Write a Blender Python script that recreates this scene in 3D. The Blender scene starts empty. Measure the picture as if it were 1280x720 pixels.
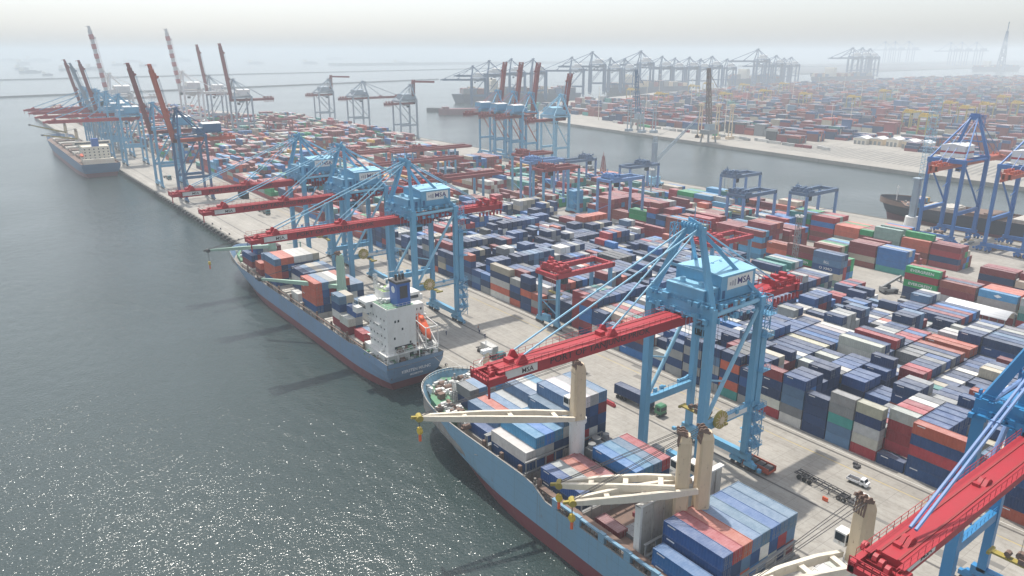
import bpy, math, random
import numpy as np
from mathutils import Vector, Matrix
random.seed(7)
C = bpy.context.scene.collection
R = math.radians
# ---------------------------------------------------------------- camera
FPX, PITCH, YAW = 922.0, math.atan(295/922.0), 36.99
cam_d = bpy.data.cameras.new('camera'); cam = bpy.data.objects.new('camera', cam_d); C.objects.link(cam)
cam_d.sensor_width = 36.0; cam_d.lens = FPX/1280*36.0
cam_d.clip_start = 1.0; cam_d.clip_end = 60000
cam.location = (0, 0, 90); cam.rotation_euler = (math.pi/2-PITCH, 0, -R(YAW))
bpy.context.scene.camera = cam
# ---------------------------------------------------------------- light
SUN_EL, SUN_AZ = 66.0, 11.0        # azimuth measured from +Y towards +X
sc = bpy.context.scene
world = bpy.data.worlds.new('World'); sc.world = world; world.use_nodes = True
nt = world.node_tree; bg = nt.nodes['Background']
sky = nt.nodes.new('ShaderNodeTexSky'); sky.sky_type = 'NISHITA'; sky.sun_disc = False
sky.sun_elevation = R(SUN_EL); sky.sun_rotation = R(SUN_AZ)
sky.dust_density = 2.0; sky.air_density = 0.9; sky.ozone_density = 1.0; sky.altitude = 0
hs = nt.nodes.new('ShaderNodeHueSaturation'); hs.inputs['Saturation'].default_value = 0.4
nt.links.new(sky.outputs[0], hs.inputs['Color']); nt.links.new(hs.outputs[0], bg.inputs[0]); bg.inputs[1].default_value = 0.15
sd = bpy.data.lights.new('sun', 'SUN'); sun = bpy.data.objects.new('sun', sd); C.objects.link(sun)
sd.energy = 3.1; sd.angle = R(0.9); sd.color = (1.0, 0.95, 0.87)
sdir = Vector((math.sin(R(SUN_AZ))*math.cos(R(SUN_EL)), math.cos(R(SUN_AZ))*math.cos(R(SUN_EL)), math.sin(R(SUN_EL))))
sun.rotation_euler = sdir.to_track_quat('Z', 'Y').to_euler(); sun.location = (0, 0, 300)
vs = sc.view_settings; vs.view_transform = 'Standard'; vs.look = 'None'; vs.exposure = 0.47; vs.gamma = 1.0
vs.use_curve_mapping = False
sc.cycles.volume_bounces = 1
HAZE_D = 0.00031
# ---------------------------------------------------------------- projection helper (used to know what the photo sees)
_cy, _sy = math.cos(PITCH), math.sin(PITCH)
_fx, _fy = math.sin(R(YAW)), math.cos(R(YAW))
def proj(x, y, z):
    r = x*_fy - y*_fx; h = x*_fx + y*_fy; u = z-90
    d = h*_cy - u*_sy; v = h*_sy + u*_cy
    if d < 1: return (-9e9, -9e9, d)
    return (640+FPX*r/d, 360-FPX*v/d, d)
# ---------------------------------------------------------------- helpers
def tag(o, label=None, cat=None, group=None, kind=None):
    if label: o['label'] = label
    if cat: o['category'] = cat
    if group: o['group'] = group
    if kind: o['kind'] = kind
    return o
def empty(name, loc=(0, 0, 0), rz=0, label=None, cat=None, group=None):
    o = bpy.data.objects.new(name, None); C.objects.link(o); o.location = loc; o.rotation_euler = (0, 0, rz)
    o.empty_display_size = 0.5
    return tag(o, label, cat, group)
def kids(o): return [c for c in ALLKIDS.get(o.name, [])]
ALLKIDS = {}
def setparent(o, p):
    o.parent = p; ALLKIDS.setdefault(p.name, []).append(o)
def copy_tree(o, parent=None):
    c = o.copy(); C.objects.link(c)
    if parent: setparent(c, parent)
    for ch in list(ALLKIDS.get(o.name, [])): copy_tree(ch, c)
    return c
class MB:
    def __init__(s): s.v = []; s.f = []; s.m = []; s.uv = None
    def add(s, vs_, fs, m=0):
        b = len(s.v); s.v += [tuple(p) for p in vs_]
        for f in fs: s.f.append(tuple(b+i for i in f)); s.m.append(m)
        return s
    def box(s, x0, x1, y0, y1, z0, z1, m=0):
        vv = [(x0,y0,z0),(x1,y0,z0),(x1,y1,z0),(x0,y1,z0),(x0,y0,z1),(x1,y0,z1),(x1,y1,z1),(x0,y1,z1)]
        return s.add(vv, [(0,3,2,1),(4,5,6,7),(0,1,5,4),(1,2,6,5),(2,3,7,6),(3,0,4,7)], m)
    def cbox(s, cx, cy, cz, sx, sy, sz, m=0):
        return s.box(cx-sx/2, cx+sx/2, cy-sy/2, cy+sy/2, cz-sz/2, cz+sz/2, m)
    def beam(s, p, q, w, h=None, m=0, w2=None, h2=None):
        h = w if h is None else h; w2 = w if w2 is None else w2; h2 = h if h2 is None else h2
        p = Vector(p); q = Vector(q); d = (q-p).normalized()
        up = Vector((0, 0, 1)) if abs(d.z) < 0.92 else Vector((0, 1, 0))
        a = d.cross(up).normalized(); b = a.cross(d).normalized()
        vv = []
        for c, ww, hh in ((p, w, h), (q, w2, h2)):
            for i, j in ((-1,-1),(1,-1),(1,1),(-1,1)): vv.append(c + a*(i*ww/2) + b*(j*hh/2))
        return s.add(vv, [(0,1,2,3),(7,6,5,4),(0,4,5,1),(1,5,6,2),(2,6,7,3),(3,7,4,0)], m)
    def cyl(s, p, q, r, r2=None, n=10, m=0):
        r2 = r if r2 is None else r2
        p = Vector(p); q = Vector(q); d = (q-p).normalized()
        up = Vector((0, 0, 1)) if abs(d.z) < 0.92 else Vector((0, 1, 0))
        a = d.cross(up).normalized(); b = a.cross(d).normalized()
        vv = []
        for c, rr in ((p, r), (q, r2)):
            for i in range(n):
                t = 2*math.pi*i/n; vv.append(c + a*(math.cos(t)*rr) + b*(math.sin(t)*rr))
        fs = [(i, n+i, n+(i+1) % n, (i+1) % n) for i in range(n)]
        fs += [tuple(range(n)), tuple(reversed(range(n, 2*n)))]
        return s.add(vv, fs, m)
    def prism(s, pts, z0, z1, m=0):
        n = len(pts); vv = [(x, y, z0) for x, y in pts] + [(x, y, z1) for x, y in pts]
        fs = [tuple(reversed(range(n))), tuple(range(n, 2*n))] + [(i, (i+1) % n, n+(i+1) % n, n+i) for i in range(n)]
        return s.add(vv, fs, m)
    def quad(s, a, b, c, d, m=0): return s.add([a, b, c, d], [(0, 1, 2, 3)], m)
    def lattice(s, p, q, wid, n, t=0.12, m=0, wid2=None, ch=None):
        """square lattice mast from p to q"""
        wid2 = wid if wid2 is None else wid2; ch = ch or t*1.6
        p = Vector(p); q = Vector(q); d = (q-p).normalized()
        up = Vector((0, 0, 1)) if abs(d.z) < 0.92 else Vector((0, 1, 0))
        a = d.cross(up).normalized(); b = a.cross(d).normalized()
        def c(i, k):
            f = k/n; w = (wid*(1-f)+wid2*f)/2; i = i % 4
            sx, sy = ((-1,-1),(1,-1),(1,1),(-1,1))[i]
            return p.lerp(q, f) + a*(sx*w) + b*(sy*w)
        for i in range(4): s.beam(c(i, 0), c(i, n), ch, ch, m)
        for k in range(n):
            for i in range(4):
                if (k+i) % 2: s.beam(c(i, k), c(i+1, k+1), t, t, m)
                else: s.beam(c(i+1, k), c(i, k+1), t, t, m)
                s.beam(c(i, k+1), c(i+1, k+1), t, t, m)
        return s
    def rail(s, p, q, h=1.1, step=2.0, t=0.07, m=0):
        p = Vector(p); q = Vector(q); L = (q-p).length; n = max(1, int(L/step)); up = Vector((0, 0, h))
        for k in range(n+1):
            c = p.lerp(q, k/n); s.beam(c, c+up, t, t, m)
        s.beam(p+up, q+up, t, t, m); s.beam(p+up*0.5, q+up*0.5, t*0.8, t*0.8, m)
        return s
    def build(s, name, mats, parent=None, smooth=False):
        me = bpy.data.meshes.new(name)
        if s.f: me.from_pydata(s.v, [], s.f)
        if not isinstance(mats, (list, tuple)): mats = [mats]
        for mm in mats: me.materials.append(mm)
        if len(mats) > 1: me.polygons.foreach_set('material_index', s.m)
        if smooth: me.polygons.foreach_set('use_smooth', [True]*len(me.polygons))
        me.update()
        o = bpy.data.objects.new(name, me); C.objects.link(o)
        if parent: setparent(o, parent)
        return o
def text_mesh(txt, size, name, mat, parent, loc, rot, depth=0.02, sx=1.0, shear=0, align='CENTER'):
    cu = bpy.data.curves.new('lettering', 'FONT'); cu.body = txt; cu.size = size; cu.extrude = depth
    cu.align_x = align; cu.align_y = 'CENTER'; cu.shear = shear; cu.resolution_u = 2; cu.offset = size*0.012
    to = bpy.data.objects.new('tmp', cu); C.objects.link(to)
    bpy.context.view_layer.update()
    me = bpy.data.meshes.new_from_object(to.evaluated_get(bpy.context.evaluated_depsgraph_get()))
    bpy.data.objects.remove(to); bpy.data.curves.remove(cu)
    me.materials.clear(); me.materials.append(mat)
    o = bpy.data.objects.new(name, me); C.objects.link(o)
    if parent: setparent(o, parent)
    o.location = loc; o.rotation_euler = rot; o.scale = (sx, 1, 1)
    return o
# ---------------------------------------------------------------- materials
def newmat(name):
    m = bpy.data.materials.new(name); m.use_nodes = True; return m, m.node_tree, m.node_tree.nodes['Principled BSDF']
def paint(name, col, rough=0.5, grime=0.25, gcol=(0.16, 0.13, 0.10), scale=0.35, metal=0.0, rust=0.0):
    m, t, b = newmat(name); N = t.nodes; L = t.links
    b.inputs['Roughness'].default_value = rough; b.inputs['Metallic'].default_value = metal
    geo = N.new('ShaderNodeNewGeometry')
    n1 = N.new('ShaderNodeTexNoise'); n1.inputs['Scale'].default_value = scale; n1.inputs['Detail'].default_value = 6; n1.inputs['Roughness'].default_value = 0.7
    mp = N.new('ShaderNodeVectorMath'); mp.operation = 'MULTIPLY'; mp.inputs[1].default_value = (1, 1, 0.35)
    L.new(geo.outputs['Position'], mp.inputs[0]); L.new(mp.outputs[0], n1.inputs['Vector'])
    rp = N.new('ShaderNodeValToRGB'); rp.color_ramp.elements[0].position = 0.42; rp.color_ramp.elements[1].position = 0.75
    L.new(n1.outputs['Fac'], rp.inputs[0])
    mul = N.new('ShaderNodeMath'); mul.operation = 'MULTIPLY'; mul.inputs[1].default_value = grime
    L.new(rp.outputs[0], mul.inputs[0])
    mx = N.new('ShaderNodeMix'); mx.data_type = 'RGBA'; mx.inputs['A'].default_value = (*col, 1); mx.inputs['B'].default_value = (*gcol, 1)
    L.new(mul.outputs[0], mx.inputs['Factor']); out = mx.outputs['Result']
    if rust > 0:
        n2 = N.new('ShaderNodeTexNoise'); n2.inputs['Scale'].default_value = scale*4; n2.inputs['Detail'].default_value = 8; n2.inputs['Roughness'].default_value = 0.8
        L.new(mp.outputs[0], n2.inputs['Vector'])
        r2 = N.new('ShaderNodeValToRGB'); r2.color_ramp.elements[0].position = 0.62-rust*0.1; r2.color_ramp.elements[1].position = 0.68
        L.new(n2.outputs['Fac'], r2.inputs[0])
        m2 = N.new('ShaderNodeMix'); m2.data_type = 'RGBA'; m2.inputs['B'].default_value = (0.16, 0.06, 0.03, 1)
        L.new(r2.outputs[0], m2.inputs['Factor']); L.new(out, m2.inputs['A']); out = m2.outputs['Result']
    L.new(out, b.inputs['Base Color'])
    return m
M = {}
M['crane_blue'] = paint('crane_blue', (0.13, 0.37, 0.56), 0.45, 0.35, (0.10, 0.20, 0.27), 0.4)
M['crane_blue_light'] = paint('crane_blue_light', (0.26, 0.52, 0.68), 0.5, 0.3, (0.2, 0.3, 0.35), 0.3)
M['crane_blue_deep'] = paint('crane_blue_deep', (0.03, 0.22, 0.46), 0.4, 0.25, (0.05, 0.14, 0.22), 0.4)
M['stay_blue'] = paint('stay_blue', (0.16, 0.27, 0.50), 0.55, 0.3)
M['crane_far'] = paint('crane_far', (0.03, 0.11, 0.24), 0.5, 0.2)
M['crane_navy'] = paint('crane_navy', (0.035, 0.12, 0.26), 0.5, 0.3, (0.05, 0.07, 0.10))
M['crane_royal'] = paint('crane_royal', (0.03, 0.15, 0.42), 0.45, 0.2, (0.05, 0.10, 0.2))
M['crane_grey'] = paint('crane_grey', (0.30, 0.38, 0.44), 0.5, 0.3)
M['crane_white'] = paint('crane_white', (0.72, 0.73, 0.72), 0.5, 0.2)
M['red'] = paint('boom_red', (0.39, 0.022, 0.034), 0.55, 0.35, (0.25, 0.04, 0.04), 0.5)
M['red_dark'] = paint('boom_red_worn', (0.30, 0.04, 0.04), 0.6, 0.4, (0.12, 0.04, 0.03))
M['red_orange'] = paint('boom_orange_red', (0.50, 0.10, 0.05), 0.5, 0.3, (0.25, 0.07, 0.05))
M['maroon'] = paint('maroon', (0.26, 0.05, 0.05), 0.55, 0.35)
M['white'] = paint('white_paint', (0.74, 0.74, 0.71), 0.5, 0.25, (0.42, 0.36, 0.28), 0.5, rust=0.3)
M['white_clean'] = paint('white_sheet', (0.8, 0.8, 0.8), 0.5, 0.1)
M['cream'] = paint('cream_paint', (0.66, 0.53, 0.36), 0.5, 0.3, (0.36, 0.27, 0.17), 0.5, rust=0.15)
M['cream_light'] = paint('cream_light', (0.74, 0.68, 0.56), 0.5, 0.25, (0.4, 0.32, 0.2), 0.6, rust=0.1)
M['mint'] = paint('mint_paint', (0.36, 0.54, 0.43), 0.5, 0.25, (0.25, 0.3, 0.22), 0.6)
M['deck_green'] = paint('deck_green', (0.10, 0.27, 0.15), 0.7, 0.5, (0.22, 0.2, 0.15), 0.6)
M['deck_lime'] = paint('deck_lime', (0.30, 0.48, 0.14), 0.7, 0.4, (0.4, 0.4, 0.3), 0.6)
M['deck_grey'] = paint('deck_grey', (0.30, 0.29, 0.27), 0.8, 0.6, (0.17, 0.12, 0.09), 0.5, rust=0.35)
M['deck_brown'] = paint('deck_brown', (0.20, 0.13, 0.10), 0.8, 0.5, (0.1, 0.08, 0.07), 0.6)
M['hatch'] = paint('hatch_grey', (0.50, 0.48, 0.43), 0.8, 0.6, (0.22, 0.18, 0.14), 0.5, rust=0.3)
M['dark'] = paint('dark_steel', (0.05, 0.05, 0.055), 0.7, 0.3)
M['steel'] = paint('grey_steel', (0.26, 0.27, 0.27), 0.6, 0.4)
M['rubber'] = paint('rubber', (0.02, 0.02, 0.02), 0.85, 0.3)
M['yellow'] = paint('yellow_paint', (0.68, 0.48, 0.04), 0.5, 0.4, (0.2, 0.15, 0.08))
M['olive'] = paint('olive_yellow', (0.38, 0.30, 0.05), 0.6, 0.4)
M['orange'] = paint('orange_paint', (0.80, 0.13, 0.04), 0.45, 0.15)
M['funnel'] = paint('funnel_blue', (0.025, 0.12, 0.42), 0.45, 0.15)
M['glass'] = paint('dark_glass', (0.02, 0.03, 0.04), 0.12, 0.0)
M['letter_white'] = paint('white_letters', (0.8, 0.8, 0.8), 0.5, 0.1)
M['letter_dark'] = paint('dark_letters', (0.04, 0.02, 0.03), 0.6, 0.2)
M['letter_navy'] = paint('navy_letters', (0.03, 0.03, 0.16), 0.6, 0.1)
M['letter_teal'] = paint('teal_letters', (0.08, 0.2, 0.2), 0.6, 0.1)
M['letter_grey'] = paint('grey_letters', (0.35, 0.35, 0.38), 0.6, 0.1)
M['green'] = paint('green_paint', (0.05, 0.2, 0.1), 0.5, 0.3)
M['teal'] = paint('truck_teal', (0.03, 0.16, 0.18), 0.5, 0.2)
M['skin'] = paint('skin', (0.35, 0.2, 0.13), 0.6, 0.0)
M['cloth_navy'] = paint('navy_cloth', (0.03, 0.04, 0.1), 0.8, 0.0)
M['cloth_orange'] = paint('orange_cloth', (0.7, 0.2, 0.05), 0.8, 0.0)
M['rock'] = paint('breakwater_rock', (0.06, 0.06, 0.06), 0.9, 0.3, (0.03, 0.03, 0.03))
M['gantry_blue'] = paint('gantry_blue', (0.16, 0.29, 0.52), 0.5, 0.25, (0.1, 0.16, 0.25))
M['gantry_slate'] = paint('gantry_slate', (0.10, 0.17, 0.28), 0.5, 0.3)
M['pale_red'] = paint('pale_red', (0.5, 0.22, 0.22), 0.6, 0.2)
M['foliage'] = paint('foliage', (0.06, 0.10, 0.04), 0.8, 0.4, (0.1, 0.12, 0.05), 0.1)
M['hull_black'] = paint('hull_black', (0.02, 0.03, 0.05), 0.5, 0.3, (0.05, 0.05, 0.06))
M['hull_navy'] = paint('hull_navy', (0.05, 0.08, 0.14), 0.5, 0.3)
M['boot_red0'] = paint('boot_red0', (0.27, 0.05, 0.06), 0.6, 0.55, (0.30, 0.13, 0.12), 0.5)
def hull_mat(name, col):
    m = paint(name, col, 0.45, 0.5, (col[0]*0.7+0.06, col[1]*0.7+0.05, col[2]*0.65+0.03), 0.16, rust=0.05); t = m.node_tree; N = t.nodes; L = t.links; b = N['Principled BSDF']
    old = b.inputs['Base Color'].links[0].from_socket; geo = N.new('ShaderNodeNewGeometry')
    mp = N.new('ShaderNodeVectorMath'); mp.operation = 'MULTIPLY'; mp.inputs[1].default_value = (1.0, 1.0, 0.05); L.new(geo.outputs['Position'], mp.inputs[0])
    n = N.new('ShaderNodeTexNoise'); n.inputs['Scale'].default_value = 1.1; n.inputs['Detail'].default_value = 6; n.inputs['Roughness'].default_value = 0.75; L.new(mp.outputs[0], n.inputs['Vector'])
    r = N.new('ShaderNodeValToRGB'); r.color_ramp.elements[0].position = 0.56; r.color_ramp.elements[1].position = 0.74; L.new(n.outputs['Fac'], r.inputs[0])
    f = N.new('ShaderNodeMath'); f.operation = 'MULTIPLY'; f.inputs[1].default_value = 0.6; L.new(r.outputs[0], f.inputs[0])
    x = N.new('ShaderNodeMix'); x.data_type = 'RGBA'; x.inputs['B'].default_value = (0.20, 0.13, 0.10, 1); L.new(f.outputs[0], x.inputs['Factor']); L.new(old, x.inputs['A'])
    sep = N.new('ShaderNodeSeparateXYZ'); L.new(geo.outputs['Position'], sep.inputs[0]); prev = x.outputs['Result']
    for ax, per, w in (('Y', 7.5, 0.05), ('Z', 2.4, 0.03)):   # plate seams
        d = N.new('ShaderNodeMath'); d.operation = 'PINGPONG'; d.inputs[1].default_value = per/2; L.new(sep.outputs[ax], d.inputs[0])
        g = N.new('ShaderNodeMath'); g.operation = 'LESS_THAN'; g.inputs[1].default_value = w; L.new(d.outputs[0], g.inputs[0])
        h = N.new('ShaderNodeMath'); h.operation = 'MULTIPLY'; h.inputs[1].default_value = 0.3; L.new(g.outputs[0], h.inputs[0])
        y = N.new('ShaderNodeMix'); y.data_type = 'RGBA'; y.inputs['B'].default_value = (0.06, 0.07, 0.09, 1); L.new(h.outputs[0], y.inputs['Factor']); L.new(prev, y.inputs['A']); prev = y.outputs['Result']
    L.new(prev, b.inputs['Base Color']); return m
M['hull_blue'] = hull_mat('hull_blue', (0.19, 0.35, 0.48))
M['hull_blue2'] = hull_mat('hull_blue_b', (0.18, 0.29, 0.44))
M['hull_sea'] = paint('hull_sea', (0.07, 0.15, 0.27), 0.5, 0.3, (0.1, 0.14, 0.2))
# concrete apron
def concrete():
    m, t, b = newmat('apron_concrete'); N = t.nodes; L = t.links
    geo = N.new('ShaderNodeNewGeometry')
    def noise(scale, vec, det=6, rough=0.6):
        mp = N.new('ShaderNodeVectorMath'); mp.operation = 'MULTIPLY'; mp.inputs[1].default_value = vec
        L.new(geo.outputs['Position'], mp.inputs[0])
        n = N.new('ShaderNodeTexNoise'); n.inputs['Scale'].default_value = scale; n.inputs['Detail'].default_value = det; n.inputs['Roughness'].default_value = rough
        L.new(mp.outputs[0], n.inputs['Vector']); return n.outputs['Fac']
    def ramp(f, a, b_, c0, c1):
        r = N.new('ShaderNodeValToRGB'); r.color_ramp.elements[0].position = a; r.color_ramp.elements[1].position = b_
        r.color_ramp.elements[0].color = c0; r.color_ramp.elements[1].color = c1; L.new(f, r.inputs[0]); return r.outputs[0]
    def mul(a, b_, f=1.0):
        x = N.new('ShaderNodeMix'); x.data_type = 'RGBA'; x.blend_type = 'MULTIPLY'; x.inputs['Factor'].default_value = f
        L.new(a, x.inputs['A']); L.new(b_, x.inputs['B']); return x.outputs['Result']
    base = ramp(noise(0.05, (1, 0.5, 1)), 0.3, 0.7, (0.34, 0.323, 0.29, 1), (0.42, 0.395, 0.35, 1))
    st = ramp(noise(0.12, (1, 0.4, 1), 8, 0.75), 0.36, 0.6, (0.62, 0.60, 0.58, 1), (1, 1, 1, 1))
    sp = ramp(noise(0.5, (1, 1, 1), 10, 0.8), 0.30, 0.52, (0.6, 0.57, 0.53, 1), (1, 1, 1, 1))
    ty = ramp(noise(1.1, (1, 0.02, 1), 4, 0.6), 0.40, 0.58, (0.74, 0.73, 0.72, 1), (1, 1, 1, 1))
    c = mul(mul(mul(base, st, 0.5), sp, 0.7), ty, 0.45)
    # slab joints every 6 m
    sep = N.new('ShaderNodeSeparateXYZ'); L.new(geo.outputs['Position'], sep.inputs[0])
    js = []
    for ax, per in (('X', 6.0), ('Y', 6.0)):
        d = N.new('ShaderNodeMath'); d.operation = 'PINGPONG'; d.inputs[1].default_value = per/2; L.new(sep.outputs[ax], d.inputs[0])
        g = N.new('ShaderNodeMath'); g.operation = 'LESS_THAN'; g.inputs[1].default_value = 0.07; L.new(d.outputs[0], g.inputs[0]); js.append(g.outputs[0])
    mxx = N.new('ShaderNodeMath'); mxx.operation = 'MAXIMUM'; L.new(js[0], mxx.inputs[0]); L.new(js[1], mxx.inputs[1])
    mf = N.new('ShaderNodeMath'); mf.operation = 'MULTIPLY'; mf.inputs[1].default_value = 0.35; L.new(mxx.outputs[0], mf.inputs[0])
    mj = N.new('ShaderNodeMix'); mj.data_type = 'RGBA'; mj.inputs['B'].default_value = (0.12, 0.11, 0.10, 1)
    L.new(mf.outputs[0], mj.inputs['Factor']); L.new(c, mj.inputs['A']); L.new(mj.outputs['Result'], b.inputs['Base Color'])
    b.inputs['Roughness'].default_value = 0.85
    return m
M['boot_red'] = hull_mat('boot_red', (0.19, 0.045, 0.055))
M['concrete'] = concrete()
M['quay_face'] = paint('quay_face', (0.20, 0.19, 0.17), 0.9, 0.6, (0.08, 0.08, 0.07), 0.4)
M['rail_steel'] = paint('rail_groove', (0.09, 0.085, 0.08), 0.6, 0.3)
M['yellow_line'] = paint('faded_yellow_line', (0.46, 0.35, 0.12), 0.8, 0.7, (0.40, 0.36, 0.30), 0.8)
M['white_line'] = paint('faded_white_line', (0.55, 0.54, 0.5), 0.8, 0.6, (0.38, 0.35, 0.3), 0.8)
M['asphalt'] = paint('patched_asphalt', (0.17, 0.165, 0.155), 0.9, 0.5, (0.28, 0.25, 0.21), 0.3)
def water():
    m, t, b = newmat('sea_water'); N = t.nodes; L = t.links
    geo = N.new('ShaderNodeNewGeometry')
    b.inputs['Base Color'].default_value = (0.034, 0.052, 0.050, 1); b.inputs['Roughness'].default_value = 0.15; b.inputs['IOR'].default_value = 1.42
    prev = None
    for sc_, dist, vec, det in ((0.03, 1.0, (1, 0.6, 1), 2), (0.25, 0.5, (1, 0.6, 1), 1), (1.6, 0.25, (0.75, 1.0, 1), 2), (3.4, 0.05, (0.8, 1, 1), 0)):
        mp = N.new('ShaderNodeVectorMath'); mp.operation = 'MULTIPLY'; mp.inputs[1].default_value = vec; L.new(geo.outputs['Position'], mp.inputs[0])
        n = N.new('ShaderNodeTexNoise'); n.inputs['Scale'].default_value = sc_; n.inputs['Detail'].default_value = det; n.inputs['Roughness'].default_value = 0.6
        L.new(mp.outputs[0], n.inputs['Vector'])
        bp = N.new('ShaderNodeBump'); bp.inputs['Strength'].default_value = 1.0; bp.inputs['Distance'].default_value = dist
        L.new(n.outputs['Fac'], bp.inputs['Height'])
        wn = N.new('ShaderNodeTexNoise'); wn.inputs['Scale'].default_value = 0.009; wn.inputs['Detail'].default_value = 4
        L.new(geo.outputs['Position'], wn.inputs['Vector']); wr = N.new('ShaderNodeMapRange'); wr.inputs['From Min'].default_value = 0.35; wr.inputs['From Max'].default_value = 0.65; wr.inputs['To Min'].default_value = 0.45
        L.new(wn.outputs['Fac'], wr.inputs['Value']); L.new(wr.outputs[0], bp.inputs['Strength'])
        if prev: L.new(prev, bp.inputs['Normal'])
        prev = bp.outputs['Normal']
    L.new(prev, b.inputs['Normal'])
    return m
M['water'] = water()
# container paint: colour from the object (individuals) or from a per-face attribute (the far stacks)
def container_mat(name, attr):
    m, t, b = newmat(name); N = t.nodes; L = t.links
    geo = N.new('ShaderNodeNewGeometry')
    if attr: src = N.new('ShaderNodeAttribute'); src.attribute_name = 'paint_colour'; col = src.outputs['Color']
    else: src = N.new('ShaderNodeObjectInfo'); col = src.outputs['Color']
    n = N.new('ShaderNodeTexNoise'); n.inputs['Scale'].default_value = 0.5; n.inputs['Detail'].default_value = 8; n.inputs['Roughness'].default_value = 0.75
    L.new(geo.outputs['Position'], n.inputs['Vector'])
    r = N.new('ShaderNodeValToRGB'); r.color_ramp.elements[0].position = 0.35; r.color_ramp.elements[1].position = 0.7
    r.color_ramp.elements[0].color = (0.8, 0.8, 0.8, 1); r.color_ramp.elements[1].color = (1.1, 1.1, 1.1, 1); L.new(n.outputs['Fac'], r.inputs[0])
    mm = N.new('ShaderNodeMix'); mm.data_type = 'RGBA'; mm.blend_type = 'MULTIPLY'; mm.inputs['Factor'].default_value = 1
    L.new(col, mm.inputs['A']); L.new(r.outputs[0], mm.inputs['B'])
    # roof panels (upward faces) paler: chalk and dust plus sun brightness put into the colour, rust specks everywhere
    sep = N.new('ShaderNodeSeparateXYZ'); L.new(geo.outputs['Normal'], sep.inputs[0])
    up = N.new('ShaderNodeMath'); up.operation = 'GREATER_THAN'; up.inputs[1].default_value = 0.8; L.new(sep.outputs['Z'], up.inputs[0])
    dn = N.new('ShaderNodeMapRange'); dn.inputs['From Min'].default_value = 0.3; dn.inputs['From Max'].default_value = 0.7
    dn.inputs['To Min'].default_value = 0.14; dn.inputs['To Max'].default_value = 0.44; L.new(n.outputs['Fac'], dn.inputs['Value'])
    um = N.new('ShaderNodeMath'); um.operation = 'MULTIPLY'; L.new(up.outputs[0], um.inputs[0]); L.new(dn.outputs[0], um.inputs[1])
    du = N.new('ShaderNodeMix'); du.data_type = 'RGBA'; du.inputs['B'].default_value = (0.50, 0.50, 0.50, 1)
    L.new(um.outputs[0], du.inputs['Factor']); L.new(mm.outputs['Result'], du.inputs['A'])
    n2 = N.new('ShaderNodeTexNoise'); n2.inputs['Scale'].default_value = 1.7; n2.inputs['Detail'].default_value = 8; n2.inputs['Roughness'].default_value = 0.8
    L.new(geo.outputs['Position'], n2.inputs['Vector'])
    r2 = N.new('ShaderNodeValToRGB'); r2.color_ramp.elements[0].position = 0.60; r2.color_ramp.elements[1].position = 0.72; L.new(n2.outputs['Fac'], r2.inputs[0])
    rm = N.new('ShaderNodeMath'); rm.operation = 'MULTIPLY'; rm.inputs[1].default_value = 0.6; L.new(r2.outputs[0], rm.inputs[0])
    ru = N.new('ShaderNodeMix'); ru.data_type = 'RGBA'; ru.inputs['B'].default_value = (0.17, 0.08, 0.05, 1)
    L.new(rm.outputs[0], ru.inputs['Factor']); L.new(du.outputs['Result'], ru.inputs['A'])
    L.new(ru.outputs['Result'], b.inputs['Base Color']); b.inputs['Roughness'].default_value = 0.6; b.inputs['Specular IOR Level'].default_value = 0.3
    return m
M['container'] = container_mat('container_paint', False)
M['container_far'] = container_mat('container_paint_far', True)
PAL = {  # albedos
 'navy': (0.012, 0.042, 0.125), 'dark blue': (0.018, 0.075, 0.22), 'blue': (0.03, 0.16, 0.42), 'sky blue': (0.07, 0.30, 0.52),
 'steel blue': (0.09, 0.18, 0.30), 'white': (0.60, 0.59, 0.55), 'light grey': (0.36, 0.37, 0.36), 'grey': (0.22, 0.23, 0.24),
 'maroon': (0.24, 0.035, 0.042), 'brown': (0.24, 0.06, 0.045), 'red': (0.36, 0.035, 0.045), 'orange red': (0.50, 0.11, 0.06),
 'green': (0.02, 0.30, 0.10), 'teal': (0.05, 0.27, 0.24), 'beige': (0.48, 0.43, 0.33), 'yellow': (0.60, 0.36, 0.05), 'charcoal': (0.07, 0.075, 0.08),
 'pale green': (0.22, 0.33, 0.29)}
def pick(mix):
    r = random.random()*sum(w for _, w in mix)
    for c, w in mix:
        r -= w
        if r <= 0: return c
    return mix[-1][0]
# ================================================================ setting
def structure(o): o['kind'] = 'structure'; return o
b = MB(); b.quad((-26000, -3000, -3), (30000, -3000, -3), (30000, 30000, -3), (-26000, 30000, -3))
structure(b.build('sea', M['water']))
QX0, QX1 = 105.5, 415.0
b = MB(); b.prism([(QX0, -60), (QX1, -60), (QX1, 1060), (380, 1150), (300, 1500), (150, 1500), (QX0, 1300)], -6, 0)
structure(b.build('port_ground', [M['concrete']]))
b = MB(); b.prism([(657, 741), (600, 260), (560, -250), (2600, -900), (3300, 300), (3100, 1330), (2500, 1290), (2200, 1250), (1500, 1290), (1240, 1180), (800, 1060), (690, 960)], -6, 0)
structure(b.build('far_port_ground', [M['concrete']]))
b = MB(); b.prism([(3000, 1900), (9000, 2200), (9000, 3600), (4200, 3000)], -5, 0.5)
b.prism([(4300, 2700), (9500, 2900), (9500, 3500), (4300, 3200)], -4, 6)
structure(b.build('distant_coast', [M['rock']]))
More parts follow.
